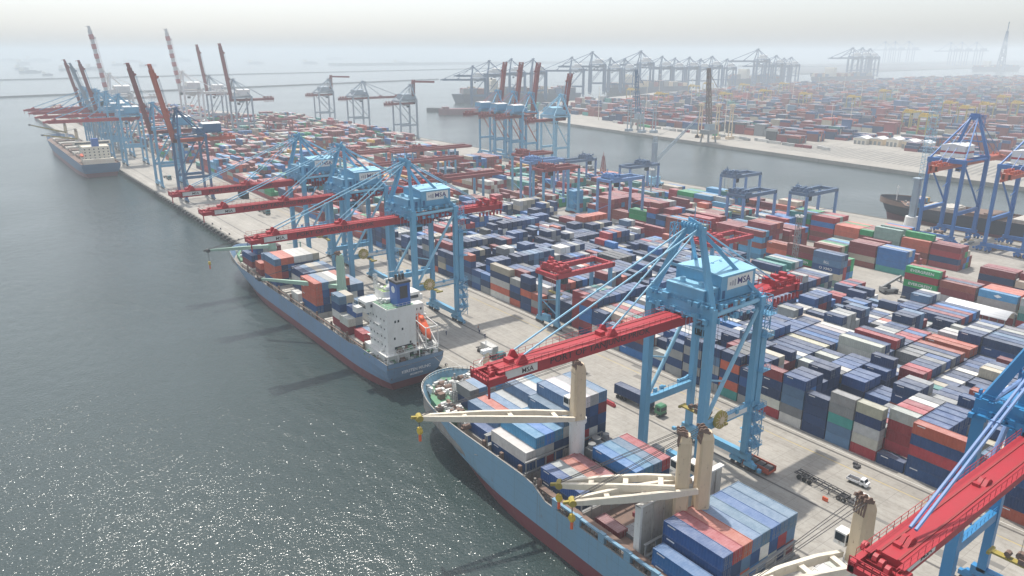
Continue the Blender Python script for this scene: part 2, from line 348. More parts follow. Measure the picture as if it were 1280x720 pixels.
# kerb beam along the quay edge, crane rails, markings
b = MB(); b.box(QX0-0.35, QX0+0.55, -60, 1295, -2.2, 0.22); b.box(QX1-0.5, QX1+0.35, -60, 1058, -2.2, 0.22)
structure(b.build('quay_kerb', M['quay_face']))
b = MB()
for x in (114.5, 130.5, 153.6): b.box(x-0.28, x+0.28, -60, 1290, -0.3, 0.012)
for x in (381, 407): b.box(x-0.28, x+0.28, -60, 1050, -0.3, 0.012)
structure(b.build('crane_rail_track', M['rail_steel']))
b = MB()
for x, w in ((154.9, 0.3), (110.5, 0.15)): b.quad((x, -60, 0.006), (x+w, -60, 0.006), (x+w, 1280, 0.006), (x, 1280, 0.006), 0)
for x, w in ((149.5, 0.25),): b.quad((x, -60, 0.006), (x+w, -60, 0.006), (x+w, 1280, 0.006), (x, 1280, 0.006), 1)
structure(b.build('lane_markings', [M['white_line'], M['yellow_line']]))
random.seed(31)
b = MB()
for i in range(46):
    x = random.uniform(132, 152); y = random.uniform(30, 560); w = random.uniform(0.8, 2.6); l = random.uniform(2, 9)
    b.quad((x, y, 0.009), (x+w, y, 0.009), (x+w, y+l, 0.009), (x, y+l, 0.009))
structure(b.build('asphalt_patches', M['asphalt']))
# breakwaters
def wall_strip(p, q, w, h, name, label):
    b = MB(); b.beam((p[0], p[1], -3+h/2), (q[0], q[1], -3+h/2), w, h)
    o = b.build(name, M['rock']); o['kind'] = 'structure'; return o
wall_strip((637, 1075), (690, 990), 10, 6, 'breakwater', '')
wall_strip((2300, 5200), (5600, 5000), 160, 16, 'breakwater', '')
# ================================================================ fenders
fm = None
def nth(n):
    w = ['zeroth','first','second','third','fourth','fifth','sixth','seventh','eighth','ninth','tenth','eleventh','twelfth','thirteenth','fourteenth','fifteenth','sixteenth','seventeenth','eighteenth','nineteenth','twentieth']
    if n <= 20: return w[n]
    tens = {2:'twenty',3:'thirty',4:'forty',5:'fifty'}[n//10]
    return tens+'-'+w[n % 10] if n % 10 else tens[:-1]+'ieth'
b = MB()
b.cyl((0, -1.3, 0), (0, 1.3, 0), 0.75, n=12, m=0); b.box(0.35, 0.8, -1.5, 1.5, -1.0, 1.0, 1)
fm = b.build('quay_fender', [M['rubber'], M['quay_face']])
first = True
ys = [336+6.2*i for i in range(50)] + [160+6.2*i for i in range(2)]
for i, y in enumerate(ys):
    o = fm if i == 0 else fm.copy()
    if i: C.objects.link(o)
    o.location = (QX0-1.1, y, -1.0)
    tag(o, ('black rubber fender on the open quay edge, %s beyond the feeder ship bow' % nth(i+1)) if y > 200 else 'black rubber fender on the quay between the two ships, %s one' % ('nearer' if i == 50 else 'farther'), 'fender', 'rubber fenders along the quay wall')
# ================================================================ haze
b = MB(); b.box(-14000, 16000, -600, 17000, -8, 135)
hz = b.build('haze', M['white']); hz['kind'] = 'stuff'
m, t, pb = newmat('haze_air'); t.nodes.remove(pb)
pv = t.nodes.new('ShaderNodeVolumePrincipled'); pv.inputs['Color'].default_value = (0.86, 0.94, 0.99, 1); pv.inputs['Density'].default_value = HAZE_D
pv.inputs['Anisotropy'].default_value = 0.0
t.links.new(pv.outputs[0], t.nodes['Material Output'].inputs['Volume'])
hz.data.materials.clear(); hz.data.materials.append(m)
# ================================================================ containers
CONT = []   # dicts: x,y,z = min corner; L (along y), W (along x), col, desc, group
CH = 2.6
def cont(x, y, z, L, col, desc, grp, logo=None, rows=None, W=2.44):
    CONT.append(dict(x=x, y=y, z=z, L=L, W=W, col=col, desc=desc, grp=grp, logo=logo))
ORD = ['ground', 'second', 'third', 'fourth', 'fifth', 'sixth', 'seventh']
def nth(n):
    w = ['zeroth','first','second','third','fourth','fifth','sixth','seventh','eighth','ninth','tenth','eleventh','twelfth','thirteenth','fourteenth','fifteenth','sixteenth','seventeenth','eighteenth','nineteenth','twentieth']
    if n <= 20: return w[n]
    tens = {2:'twenty',3:'thirty',4:'forty',5:'fifty'}[n//10]
    return tens+'-'+w[n % 10] if n % 10 else tens[:-1]+'ieth'
MIX_A = [('navy', 50), ('dark blue', 17), ('blue', 7), ('steel blue', 6), ('white', 9), ('light grey', 10), ('grey', 3), ('maroon', 5), ('red', 3), ('orange red', 2), ('teal', 1), ('beige', 4), ('charcoal', 2)]
MIX_B = [('maroon', 30), ('brown', 16), ('red', 9), ('blue', 12), ('sky blue', 9), ('light grey', 7), ('beige', 8), ('navy', 6), ('green', 3), ('teal', 3), ('orange red', 5), ('pale green', 4)]
MIX_C = [('maroon', 24), ('brown', 20), ('red', 10), ('orange red', 8), ('teal', 10), ('pale green', 7), ('navy', 6), ('blue', 8), ('light grey', 8), ('beige', 8), ('white', 5), ('green', 4), ('yellow', 2)]
random.seed(11)
XA = 157.0
# the front row, from the right of the picture to the left: (y_top, length, [colours from the ground up])
FRONT = [(44.4, 12.2, ['orange red', 'navy', 'navy', 'dark blue', 'navy']),
 (62.6, 12.2, ['dark blue', 'dark blue', 'red', 'dark blue', 'orange red']),
 (69.1, 6.06, ['navy']), (75.5, 6.06, ['red', 'white', 'white', 'navy', 'beige']), (81.9, 6.06, ['steel blue', 'steel blue', 'teal', 'grey', 'light grey']),
 (88.3, 6.06, ['navy', 'navy', 'navy', 'navy']), (94.7, 6.06, ['white', 'grey', 'steel blue', 'steel blue', 'dark blue']),
 (101.1, 6.06, ['red', 'white', 'navy', 'navy', 'maroon']), (107.5, 6.06, ['light grey', 'navy', 'dark blue', 'navy']), (113.9, 6.06, ['teal', 'orange red', 'navy', 'orange red', 'navy']),
 (120.3, 6.06, ['light grey', 'dark blue', 'light grey', 'steel blue', 'navy']), (126.7, 6.06, ['navy', 'light grey', 'navy', 'light grey', 'navy']), (133.1, 6.06, ['light grey', 'navy', 'light grey', 'dark blue']),
 (139.5, 6.06, ['dark blue', 'white']), (152.1, 12.2, ['blue', 'navy', 'brown', 'orange red']), (158.5, 6.06, ['light grey', 'light grey', 'steel blue']),
 (164.9, 6.06, ['light grey', 'white', 'dark blue', 'navy']), (171.3, 6.06, ['navy', 'maroon', 'blue', 'blue', 'maroon']),
 (190.5, 6.06, ['navy', 'beige', 'teal', 'navy', 'navy']), (196.9, 6.06, ['red', 'light grey', 'orange red']), (203.3, 6.06, ['dark blue', 'navy', 'orange red', 'navy', 'navy']), (209.7, 6.06, ['orange red', 'navy', 'dark blue', 'light grey']),
 (222.3, 12.2, ['white', 'orange red', 'white', 'navy', 'beige'])]
def ref_phrase(i):   # columns of the front block are counted from the near crane's landside leg (y = 86)
    return i
cols = [(44.4-12.6, 12.2, None)]
NROW_A = 6; NG = 6
def col_name(y):
    k = (y-86)/6.4
    n = int(abs(k))+1
    return ('%s column right of the near crane' % nth(n)) if k < 0 else ('%s column left of the near crane' % nth(n))
def row_name(r): return 'front yard row' if r == 0 else '%s yard row' % nth(r+1)
for g in range(NG):
    gx = XA + g*16.75
    segs = []
    y = 63.04-12.8*5
    while y < 322:
        if g == 0 and random.random() < 0.3 or g and random.random() < 0.34: segs.append((y, 12.2))
        else: segs += [(y, 6.06), (y+6.4, 6.06)]
        y += 12.8
    bayh = {}
    for r in range(NROW_A):
        R_ = g*NROW_A + r
        if R_ == 0:
            lst = [(yt-L, L, cc) for yt, L, cc in FRONT]
            y = 222.8
            while y < 322: lst.append((y, 6.06, [pick(MIX_A) for _ in range(random.choice((3, 4, 5)))])); y += 6.4
            y = 31.5
            while y > 2: y -= 12.6; lst.append((y, 12.2, [pick(MIX_A) for _ in range(4)]))
        else:
            lst = []
            for (y, L) in segs:
                bh, r0, alt = bayh.setdefault(y, (random.choice((3, 3, 4, 4, 5)), random.randrange(0, 6), random.choice((-2, -1, 0, 0, 1))))
                bc, bc2 = bayh.setdefault(('c', y), (pick(MIX_A), pick(MIX_A)))
                if r >= r0: bh += alt; bc = bc2
                h = max(1, min(5, bh + random.choice((-1, 0, 0, 0, 0, 0, 0))))
                if 3 <= R_ and random.random() < 0.04: h = 0
                if 178 < y < 190 and R_ < 9: h = min(h, 3)
                lst.append((y, L, [(bc if random.random() < 0.5 else pick(MIX_A)) for _ in range(h)]))
        for (y, L, cc) in lst:
            if R_ == 0 and 177.5 < y+L/2 < 190: continue
            for k, c in enumerate(cc):
                cont(gx + r*2.72, y, k*CH, L, c, (row_name(R_), y+L/2, k, len(cc)), 'containers stacked in the quayside block')
# block B beyond the inner road
def blockB(x0, nr, y0, y1, hs, mix, L40=0.8, desc='inner block', jitter=0.1):
    y = y0
    while y < y1-6:
        L = 12.2 if random.random() < L40 else 6.06
        bh = random.choice(hs); bc = pick(mix); r0 = random.randrange(0, nr+2); alt = random.choice((-2, -1, -1, 1))
        for r in range(nr):
            if r == r0: bh += alt; bc = pick(mix)
            h = max(0, bh + random.choice((-1, 0, 0, 0, 0, 0, 0, 0, 0)))
            for k in range(h):
                c = bc if random.random() < 0.5 else pick(mix)
                cont(x0 + r*2.62, y, k*CH, L, c, (desc, y+L/2, k, h, r), 'containers stacked in the inner block')
        y += (12.9 if L > 8 else 6.45)
        if random.random() < jitter: y += random.choice((6, 12))
random.seed(5)
# three hand-set stacks facing the inner road
def stack(x, y, L, cc, name, logos={}):
    for k, c in enumerate(cc): cont(x, y, k*CH, L, c, (name, y+L/2, k, len(cc)), 'containers stacked in the inner block', logos.get(k))
stack(281, 112.6, 12.2, ['navy', 'navy', 'green', 'red', 'green'], 'stack end facing the open road junction', {0: 'navy', 2: 'EVERGREEN', 4: 'EVERGREEN'})
for i, cc in enumerate((['navy', 'maroon', 'maroon', 'red', 'red'], ['maroon', 'maroon', 'brown', 'red'])): stack(283.62+2.62*i, 112.6, 12.2, cc, 'row %d behind the green lettered stack' % (i+1))
stack(281, 99.8, 12.2, ['pale green', 'light grey', 'maroon', 'brown'], 'first stack right of the green lettered stack')
for i in range(2): stack(283.62+2.62*i, 99.8, 12.2, ['maroon', 'light grey', 'brown', 'navy' if i == 0 else 'maroon'], 'row %d behind the first stack right of the green lettered stack' % (i+1))
stack(281, 86.6, 12.2, ['maroon', 'beige', 'sky blue', 'brown'][:2]+['light grey', 'sky blue'], 'second stack right of the green lettered stack', {3: 'DIAMOND'})
for i in range(3): stack(283.62+2.62*i, 86.6, 12.2, ['maroon', 'beige', 'brown', 'orange red'], 'row %d behind the second stack right of the green lettered stack' % (i+1))
for yy, cc in ((73.4, ['red', 'teal', 'pale green', 'light grey']), (60.4, ['maroon', 'navy', 'brown'])):
    for i in range(5): stack(281+2.62*i, yy, 12.2, cc if i == 0 else [pick(MIX_B) for _ in range(4)], 'far right stack group, row %d' % (i+1))
stack(274, 146.6, 12.2, ['pale green', 'beige', 'dark blue', 'steel blue', 'steel blue'], 'tall blue stack by the lattice mast', {2: 'XMO', 3: 'BLL', 0: 'small'})
for i, cc in enumerate((['red', 'red', 'red', 'steel blue', 'navy'], ['blue', 'blue', 'navy', 'maroon'], ['green', 'sky blue', 'green', 'green'])): stack(276.62+2.62*i, 146.6, 12.2, cc, 'row %d behind the tall blue stack by the lattice mast' % (i+1))
stack(276, 160.0, 12.2, ['navy', 'maroon', 'green', 'maroon', 'brown'], 'stack left of the tall blue stack', {2: 'EVERGREEN'})
for i in range(3): stack(278.62+2.62*i, 160.0, 12.2, ['maroon', 'navy', 'maroon', 'red'][:4-i % 2], 'row %d behind the stack left of the tall blue stack' % (i+1))
stack(281, 173.2, 12.2, ['navy', 'dark blue', 'orange red', 'orange red'], 'second stack left of the tall blue stack')
stack(283.6, 173.2, 12.2, ['navy', 'maroon', 'maroon', 'brown'], 'row behind the second stack left of the tall blue stack')
blockB(310.5, 6, 138.5, 158, (4, 4), MIX_B, 1.0, 'inner block behind the tall blue stack')
blockB(336, 5, 128, 205, (4, 5), MIX_B, 0.9, 'inner block near the dark ship bow')
blockB(312, 6, 60, 112, (4,), [('brown', 5), ('light grey', 3), ('maroon', 6), ('navy', 2), ('beige', 2)], 1.0, 'inner block behind the green lettered stack')
blockB(342, 5, 20, 108, (3,), MIX_B, 1.0, 'inner block beside the right quay')
blockB(284, 6, 190, 330, (3, 4, 5), MIX_B, 0.7, 'inner block along the road')
blockB(305, 6, 165, 330, (3, 4, 4), MIX_B, 0.8, 'second inner block')
blockB(327, 4, 206, 330, (3, 4), MIX_B, 0.8, 'third inner block')
blockB(346, 6, 210, 330, (3, 4), MIX_B, 0.9, 'fourth inner block')
blockB(368, 4, 215, 262, (3, 3), MIX_B, 0.9, 'fifth inner block')
blockB(262, 1, 178, 300, (3, 3, 4), [('maroon', 6), ('red', 2), ('light grey', 2), ('beige', 1)], 0.2, 'single row along the inner road', 0)
# further up the peninsula
random.seed(17)
for g in range(6):
    blockB(157+16.6*g, 6, 334, 640, (3, 4, 4, 5), MIX_C if g > 1 else MIX_B, 0.7, 'far yard', 0.08)
for x0 in (281, 300, 319, 338, 357):
    blockB(x0, 6, 336, 660 if x0 < 340 else 470, (2, 3, 4), MIX_C, 0.8, 'far yard', 0.12)
for g in range(11):
    blockB(150+21.5*g, 6, 670, 1040, (3, 4, 4, 5), MIX_C, 0.95, 'far yard', 0.1)
for g in range(8):
    blockB(140+22*g, 6, 1060, 1420-g*12, (3, 4), MIX_C, 1.0, 'far yard', 0.1)
# ================================================================ ships
WORLDROOTS = set()
def setparent(o, p):
    o.parent = p; ALLKIDS.setdefault(p.name, []).append(o)
    if p.name in WORLDROOTS: o.matrix_parent_inverse = Matrix.Translation(-Vector(p.location))
def hull(root, cx, hb, ys, yb_wl, yb_dk, topz, deckz, mats, redz=0.3, s0w=0.70, s0d=0.84, n=44, stern_in=0.72, name='hull'):
    """lofted hull; topz(y) = height of the bulwark / deck edge"""
    lv = [(-5.5, 0.0), (-3.0, 0.12), (redz, 0.38), (redz+1.6, 0.6), (None, 0.85), (None, 1.0)]
    def pt(s, l, z):
        yb = yb_wl + (yb_dk-yb_wl)*l**1.6; y = ys - 2.5*l*0 + (yb-ys)*s
        s0 = s0w + (s0d-s0w)*l**1.3
        u = max(0, (s-s0)/(1-s0)); ex = 1.9+0.6*l; f = max(0, 1-u**ex)**(1.0-0.42*l)
        if s < 0.16: k = s/0.16; low = stern_in + (1-stern_in)*min(1, l*1.15); f *= low + (1-low)*math.sin(k*math.pi/2)
        if s < 0.05: y += (1-l)*3.5*(1-s/0.05)
        return f*hb, y
    b = MB(); V = {}
    for side in (-1, 1):
        for i in range(n+1):
            s = (i/n)**0.9 if i else 0; s = 1-(1-s)**1.35
            for j, (z, l) in enumerate(lv):
                h, y = pt(s, l, 0); tz = topz(y)
                zz = z if z is not None else (tz if j == 5 else (redz+1.6+tz)/2)
                if j == 4: zz = redz+1.6 + (tz-redz-1.6)*0.55
                V[(side, i, j)] = (cx+side*h, y, zz)
    for side in (-1, 1):
        for i in range(n):
            for j in range(5):
                q = [V[(side, i, j)], V[(side, i+1, j)], V[(side, i+1, j+1)], V[(side, i, j+1)]]
                if side > 0: q = q[::-1]
                b.add(q, [(0, 1, 2, 3)], 1 if j < 2 else 0)
            # inner face of the bulwark
            a0 = V[(side, i, 5)]; a1 = V[(side, i+1, 5)]
            def inn(p): return (cx + (p[0]-cx)*0.975, p[1]-0.0, p[2])
            b.add([a0, a1, inn(a1), inn(a0)], [(0, 1, 2, 3)], 2)
            i0 = inn(a0); i1 = inn(a1)
            b.add([i0, i1, (i1[0], i1[1], deckz-0.1), (i0[0], i0[1], deckz-0.1)], [(0, 1, 2, 3)], 2)
    for j in range(5):
        b.add([V[(-1, 0, j)], V[(-1, 0, j+1)], V[(1, 0, j+1)], V[(1, 0, j)]], [(0, 1, 2, 3)], 1 if j < 2 else 0)
    ob = b.build(name, mats, root)
    d = MB()
    for i in range(n):
        a, c = V[(-1, i, 5)], V[(-1, i+1, 5)]; e, f = V[(1, i+1, 5)], V[(1, i, 5)]
        k = 0.985
        d.quad((cx+(a[0]-cx)*k, a[1], deckz), (cx+(f[0]-cx)*k, f[1], deckz), (cx+(e[0]-cx)*k, e[1], deckz), (cx+(c[0]-cx)*k, c[1], deckz))
    return ob, d, V
def clutter(b, x0, x1, y0, y1, z, n, seed, mats=3, hmax=1.6):
    rnd = random.Random(seed)
    for i in range(n):
        x = rnd.uniform(x0, x1); y = rnd.uniform(y0, y1); k = rnd.random(); m = rnd.randrange(mats)
        if k < 0.35: b.cbox(x, y, z+0.4, rnd.uniform(0.5, 1.6), rnd.uniform(0.5, 1.6), rnd.uniform(0.5, hmax), m)
        elif k < 0.6: b.cyl((x-0.7, y, z+0.7), (x+0.7, y, z+0.7), 0.55, n=8, m=m); b.cbox(x, y, z+0.3, 2.0, 0.8, 0.5, m)
        elif k < 0.8: b.cyl((x, y, z), (x, y, z+rnd.uniform(0.8, hmax*1.3)), 0.28, n=8, m=m); b.cyl((x, y, z+1.1), (x, y, z+1.4), 0.45, n=8, m=m)
        else: b.beam((x, y, z+0.1), (x+rnd.uniform(-2, 2), y+rnd.uniform(-2, 2), z+rnd.uniform(0.2, 1.6)), 0.12, 0.12, m)
def deck_crane(ship, x, y, z0, z1, jr, tip, mat, jmat, w=2.6, jw=3.2, hook=None, two=True, jh=1.2, flare=None, cab=True, zr=None):
    """pedestal at x,y from z0 to z1, jib root height jr, jib tip point"""
    b = MB(); T = Vector(tip); root = Vector((x, y, jr)); d = (T-root); dh = Vector((d.x, d.y, 0)).normalized(); sd = Vector((-dh.y, dh.x, 0))
    zr = zr or jr
    b.cyl((x, y, z0), (x, y, zr-1.5), w*0.6, w*0.6, 16, 1)
    b.cyl((x, y, zr-1.5), (x, y, zr-0.6), w*0.72, w*0.72, 16, 1)
    if flare: b.cyl((x, y, z0), (x, y, z0+flare), w*1.35, w*0.75, 14, 1)
    # slewing column, a bevelled box
    def ring(z, s):
        out = []
        for i, j in ((-1, -.7), (-.7, -1), (.7, -1), (1, -.7), (1, .7), (.7, 1), (-.7, 1), (-1, .7)):
            p = Vector((x, y, z)) + sd*(i*w*s/2) + dh*(j*w*s/2); out.append(tuple(p))
        return out
    A = ring(zr-0.6, 1.05) + ring(z1-1.2, 0.92) + ring(z1, 0.62)
    fs = [tuple(range(8))[::-1], tuple(range(16, 24))]
    for k in (0, 8):
        fs += [(k+i, k+(i+1) % 8, k+8+(i+1) % 8, k+8+i) for i in range(8)]
    b.add(A, fs, 0)
    c = b.build('deck_crane', [mat, M['white'] if mat != M['mint'] else mat], ship)
    s = MB()
    for i in (-0.5, 0, 0.5):
        p = Vector((x, y, z1)) + sd*(i*w*0.7) + dh*0.5
        s.cyl(p-sd*0.1+Vector((0, 0, .5)), p+sd*0.1+Vector((0, 0, .5)), 0.5, n=10, m=0); s.beam(p-dh*0.8, p+dh*1.0+Vector((0, 0, .8)), 0.25, 0.5, 0)
    for i in range(5): s.beam(Vector((x, y, z1-2))+sd*(i*0.4-0.8)+dh*1.2, Vector((x, y, z1+0.6))+sd*(i*0.4-0.8)+dh*0.9, 0.12, 0.25, 0)
    s.build('sheaves', M['deck_brown'], c)
    j = MB(); L = d.length; dn = d.normalized()
    if two:
        for sgn in (-1, 1):
            pts = []
            for t, hh, off in ((0.0, 0.7, 1.0), (0.25, 1.15, 1.0), (0.6, 1.15, 0.78), (0.93, 0.8, 0.34), (1.0, 0.7, 0.16)):
                base = root + dh*w*0.5 + (T-(root+dh*w*0.5))*t
                base = base + Vector((0, 0, 1.1*math.sin(min(1, t*1.15)*math.pi)*0.06)); pts.append((base + sd*(sgn*jw*0.5*off), hh*jh))
            for k in range(4): j.beam(pts[k][0], pts[k+1][0], 0.62, pts[k][1], 0, 0.62, pts[k+1][1])
        for t, off in ((0.12, 1.0), (0.42, 0.9), (0.72, 0.65), (0.97, 0.2)):
            base = root + dh*w*0.5 + (T-(root+dh*w*0.5))*t + Vector((0, 0, 1.1*math.sin(min(1, t*1.15)*math.pi)*0.06))
            j.beam(base-sd*jw*0.5*off, base+sd*jw*0.5*off, 0.9, 0.6, 0)
    else:
        base = root + dh*w*0.5
        mid = base.lerp(T, 0.45)
        j.beam(base, mid, jw*0.45, 1.0*jh, 0, jw*0.36, 1.1*jh); j.beam(mid, T, jw*0.36, 1.1*jh, 0, jw*0.16, 0.6*jh)
    j.build('jib', jmat, c)
    e = MB(); e.cyl(T-sd*0.8, T+sd*0.8, 0.65, n=10); e.beam(T-dn*0.5, T+dn*1.6, 0.5, 0.5); e.cbox(T.x, T.y, T.z-0.3, 1.1, 1.1, 0.8)
    e.build('sheave_head', M['olive'] if two else M['dark'], c)
    r = MB(); top = Vector((x, y, z1+0.4))+dh*0.7
    for i in (-1.1, -0.5, 0.5, 1.1): r.beam(top+sd*i*0.8, T+sd*i*0.35+Vector((0, 0, .4)), 0.07, 0.07)
    if hook:
        hz_ = hook
        for i in (-0.3, 0.3): r.beam(T+sd*i, Vector((T.x, T.y, hz_))+sd*i, 0.07, 0.07)
    r.build('wire_ropes', M['dark'], c)
    if hook:
        h = MB(); h.cyl((T.x-0.35, T.y, hook-0.5), (T.x+0.35, T.y, hook-0.5), 0.6, n=12, m=0); h.cbox(T.x, T.y, hook-0.4, 0.6, 0.8, 1.3, 0); h.cyl((T.x, T.y, hook-2.6), (T.x, T.y, hook-1.2), 0.28, n=8, m=1)
        h.build('hook_block', [M['yellow'], M['orange']], c)
    if cab:
        k = MB(); cp = Vector((x, y, jr+2.4)) + sd*(w*0.5+0.9)*(-1 if two else -1) + dh*0.9
        k.cbox(cp.x, cp.y, cp.z, 1.7, 1.7, 2.1, 0); k.cbox(cp.x, cp.y, cp.z+0.2, 1.78, 1.45, 1.2, 1); k.cbox(cp.x, cp.y, cp.z+0.2, 1.45, 1.78, 1.2, 1)
        k.build('operator_cab', [M['white'], M['glass']], c)
    return c
GS1 = 'containers on the near cargo ship'; GS2 = 'containers on the blue feeder ship'
MIX_S = [('navy', 30), ('dark blue', 20), ('blue', 12), ('steel blue', 10), ('maroon', 8), ('red', 6), ('white', 6), ('light grey', 8), ('orange red', 6), ('sky blue', 5)]
def bay(ship, grp, x0, y0, z0, L, rows, bayname):
    """rows: list of colour lists (bottom up) from the water side to the quay side"""
    for r, cc in enumerate(rows):
        for k, c in enumerate(cc):
            if c: cont(x0+r*2.5, y0, z0+k*CH, L, c, (bayname, r, k, len(cc), len(rows)), grp)
def rs(h, top=None):
    a = [pick(MIX_S) for _ in range(h)]
    if top: a[-1] = top
    return a
# ---------------------------------------------------------------- near ship
CX1 = 92.3
s1 = empty('cargo_ship', (CX1, 66, -3), 0, 'long light blue cargo ship with cream deck cranes moored nearest, running out of the picture', 'ship'); WORLDROOTS.add(s1.name)
def top1(y):
    if y > 100: return 9.0 + max(0, (y-125))*0.035
    if y > 95: return 6.6+(y-95)/5*2.4
    return 6.6
hull(s1, CX1, 12.6, -25, 148, 155, top1, 5.4, [M['hull_blue'], M['boot_red'], M['deck_grey']], redz=0.2, s0w=0.70, s0d=0.86)
_, d, V1 = hull(s1, CX1, 12.4, -25, 147.6, 154.6, lambda y: 5.3, 5.3, [M['deck_grey']]*3, redz=0.2, s0w=0.70, s0d=0.86, name='inner_hull')
d.build('deck', M['deck_brown'], s1)
b = MB()
pts = [V for k, V in V1.items()]
b.prism([(CX1-10.8, 132), (CX1+10.8, 132), (CX1+10.2, 137), (CX1+8.4, 145), (CX1+5.0, 150.5), (CX1, 153.5), (CX1-5.0, 150.5), (CX1-8.4, 145), (CX1-10.2, 137)], 5.4, 8.2)
b.build('forecastle_deck', M['deck_green'], s1)
b = MB(); clutter(b, CX1-7, CX1+7, 138, 150, 8.2, 130, 3, 3, 2.2); clutter(b, CX1-10.5, CX1-6, 126, 139, 8.2, 60, 4, 3); b.lattice((CX1-4, 140.5, 8.2), (CX1-4, 140.5, 13), 0.9, 4, 0.1, 2); b.lattice((CX1-6, 137.5, 8.2), (CX1-6, 137.5, 12), 0.9, 4, 0.1, 0)
for sgn in (-1, 1):
    for i in range(3): b.cyl((CX1+sgn*3-0.9, 143+i*2.6, 9.2), (CX1+sgn*3+0.9, 143+i*2.6, 9.2), 0.8, n=10, m=1)
b.build('mooring_gear', [M['steel'], M['deck_brown'], M['white']], s1)['kind'] = 'stuff'
b = MB()
prev = None
for i in range(25):
    t = -1.25+2.5*i/24; p = (CX1+11.3*math.sin(t), 140+13.9*math.cos(t)*0.98, 9.3)
    if prev: b.rail(prev, p, 1.2, 1.5, 0.09)
    prev = p
b.build('bow_railing', M['white'], s1)
b = MB(); b.cyl((97.0, 139.5, 8), (97.0, 139.5, 19), 1.0, 0.8, 12, 0); b.cbox(97, 139.5, 19.2, 2.6, 1.4, 0.9, 1); b.beam((97, 139.5, 18.5), (94, 138.2, 17.0), 0.35, 0.35, 1); b.beam((97, 139.5, 18.5), (99.6, 140.5, 18.8), 0.35, 0.35, 1); b.cyl((97, 139.5, 19.4), (97, 139.5, 22), 0.12, n=6, m=1)
b.build('foremast', [M['cream'], M['white']], s1)
# side structure: lashing posts and the open passage along the rail
b = MB()
for i in range(14):
    y = 118-i*6.4
    if y > 98: b.cbox(CX1-11.0, y, 7.6, 0.6, 0.8, 3.4, 1)
    else: b.cbox(CX1-12.2, y, 6.9, 0.7, 1.5, 3.2, 0); b.box(CX1-12.5, CX1-11.9, y-6.4, y, 8.0, 8.35, 0)
for i in range(60):
    y = 97-i*1.1
    b.beam((CX1-12.2, y, 5.4), (CX1-12.2, y, 8.0), 0.12, 0.12, 1)
b.box(CX1-11.8, CX1-10.6, 10, 98, 7.9, 8.1, 1)
b.build('side_passage', [M['hull_blue'], M['deck_brown']], s1)
# hatch covers and coamings
for (y0, y1, x0, x1, z, mt) in ((88, 101, 82, 104, 6.6, 'hatch'), (75.2, 86.5, 82, 104, 4.0, 'deck_grey'), (56.5, 69.8, 81.3, 104, 6.2, 'deck_grey'), (40.5, 55.5, 82, 104, 6.8, 'hatch'), (104.3, 117.3, 82, 104.3, 6.8, 'hatch'), (118.5, 131.5, 83, 103, 7.1, 'hatch'), (20, 38, 82, 104, 6.8, 'hatch')):
    b = MB(); b.box(x0, x1, y0, y1, 5.2 if z > 5.2 else 3.6, z)
    for k in range(5): b.box(x0+0.4, x1-0.4, y0+(k+0.5)*(y1-y0)/5-0.12, y0+(k+0.5)*(y1-y0)/5+0.12, z, z+0.18)
    b.build('hatch_cover', M[mt], s1)
b = MB()   # coaming walls with a cluttered cross deck between holds
for y in (55.9, 70.6, 87.2, 103.9): MB().box(81, 104, y-0.25, y+0.25, 5.3, 7.4).build('hatch_coaming', M['deck_grey'], s1)
clutter(b, 82, 103, 70.9, 73.4, 5.4, 26, 9, 1, 2.2); clutter(b, 82, 103, 101.2, 103.6, 5.4, 40, 10, 1, 2.4); clutter(b, 82, 92, 96, 101, 6.6, 14, 13, 1, 1.8)
b.build('deck_gear', M['deck_grey'], s1)['kind'] = 'stuff'
b = MB()   # hatch panels stood on edge between the holds
b.box(82.4, 104.0, 72.9, 73.6, 5.6, 16.4, 0)
for k in range(8): b.box(82.6+2.8*k, 82.8+2.8*k, 72.75, 72.9, 6.8, 16.2, 0)
b.box(82.0, 104.4, 72.7, 73.8, 16.4, 16.7, 1); b.box(82.0, 82.5, 72.6, 73.9, 5.4, 16.6, 1)
b.build('upright_hatch_panel', [M['hatch'], M['white']], s1)
b = MB()
for k, (x, y, s_) in enumerate(((99.2, 101.6, 2.4), (96.7, 100.3, 2.0), (102.0, 101.6, 1.8))):
    b.cbox(x, y, 8.2, s_, s_, 4.2, 0); b.cyl((x, y, 10.3), (x, y, 11.3), s_*0.42, n=12, m=0)
b.build('vent_house', [M['steel']], s1)
b = MB()
for k in range(5): b.beam((CX1-11.4+0.35*k, 12, 5.6), (CX1-11.4+0.35*k, 97, 5.6), 0.16, 0.16)
clutter(b, CX1-11.5, CX1-10.2, 20, 118, 5.4, 120, 77, 1, 1.6)
b.build('deck_pipes', M['deck_grey'], s1)
b = MB()
for y in (118.2, 117.6, 103.8, 87.0, 70.9, 56.2):   # lashing bridges
    b = MB()
    for i in range(9): b.beam((CX1-10.5+i*2.6, y, 5.4), (CX1-10.5+i*2.6, y, 10.5), 0.22, 0.22)
    for z in (7.9, 10.4): b.box(CX1-10.8, CX1+10.8, y-0.25, y+0.25, z, z+0.12)
    b.build('lashing_bridge', M['steel'], s1)
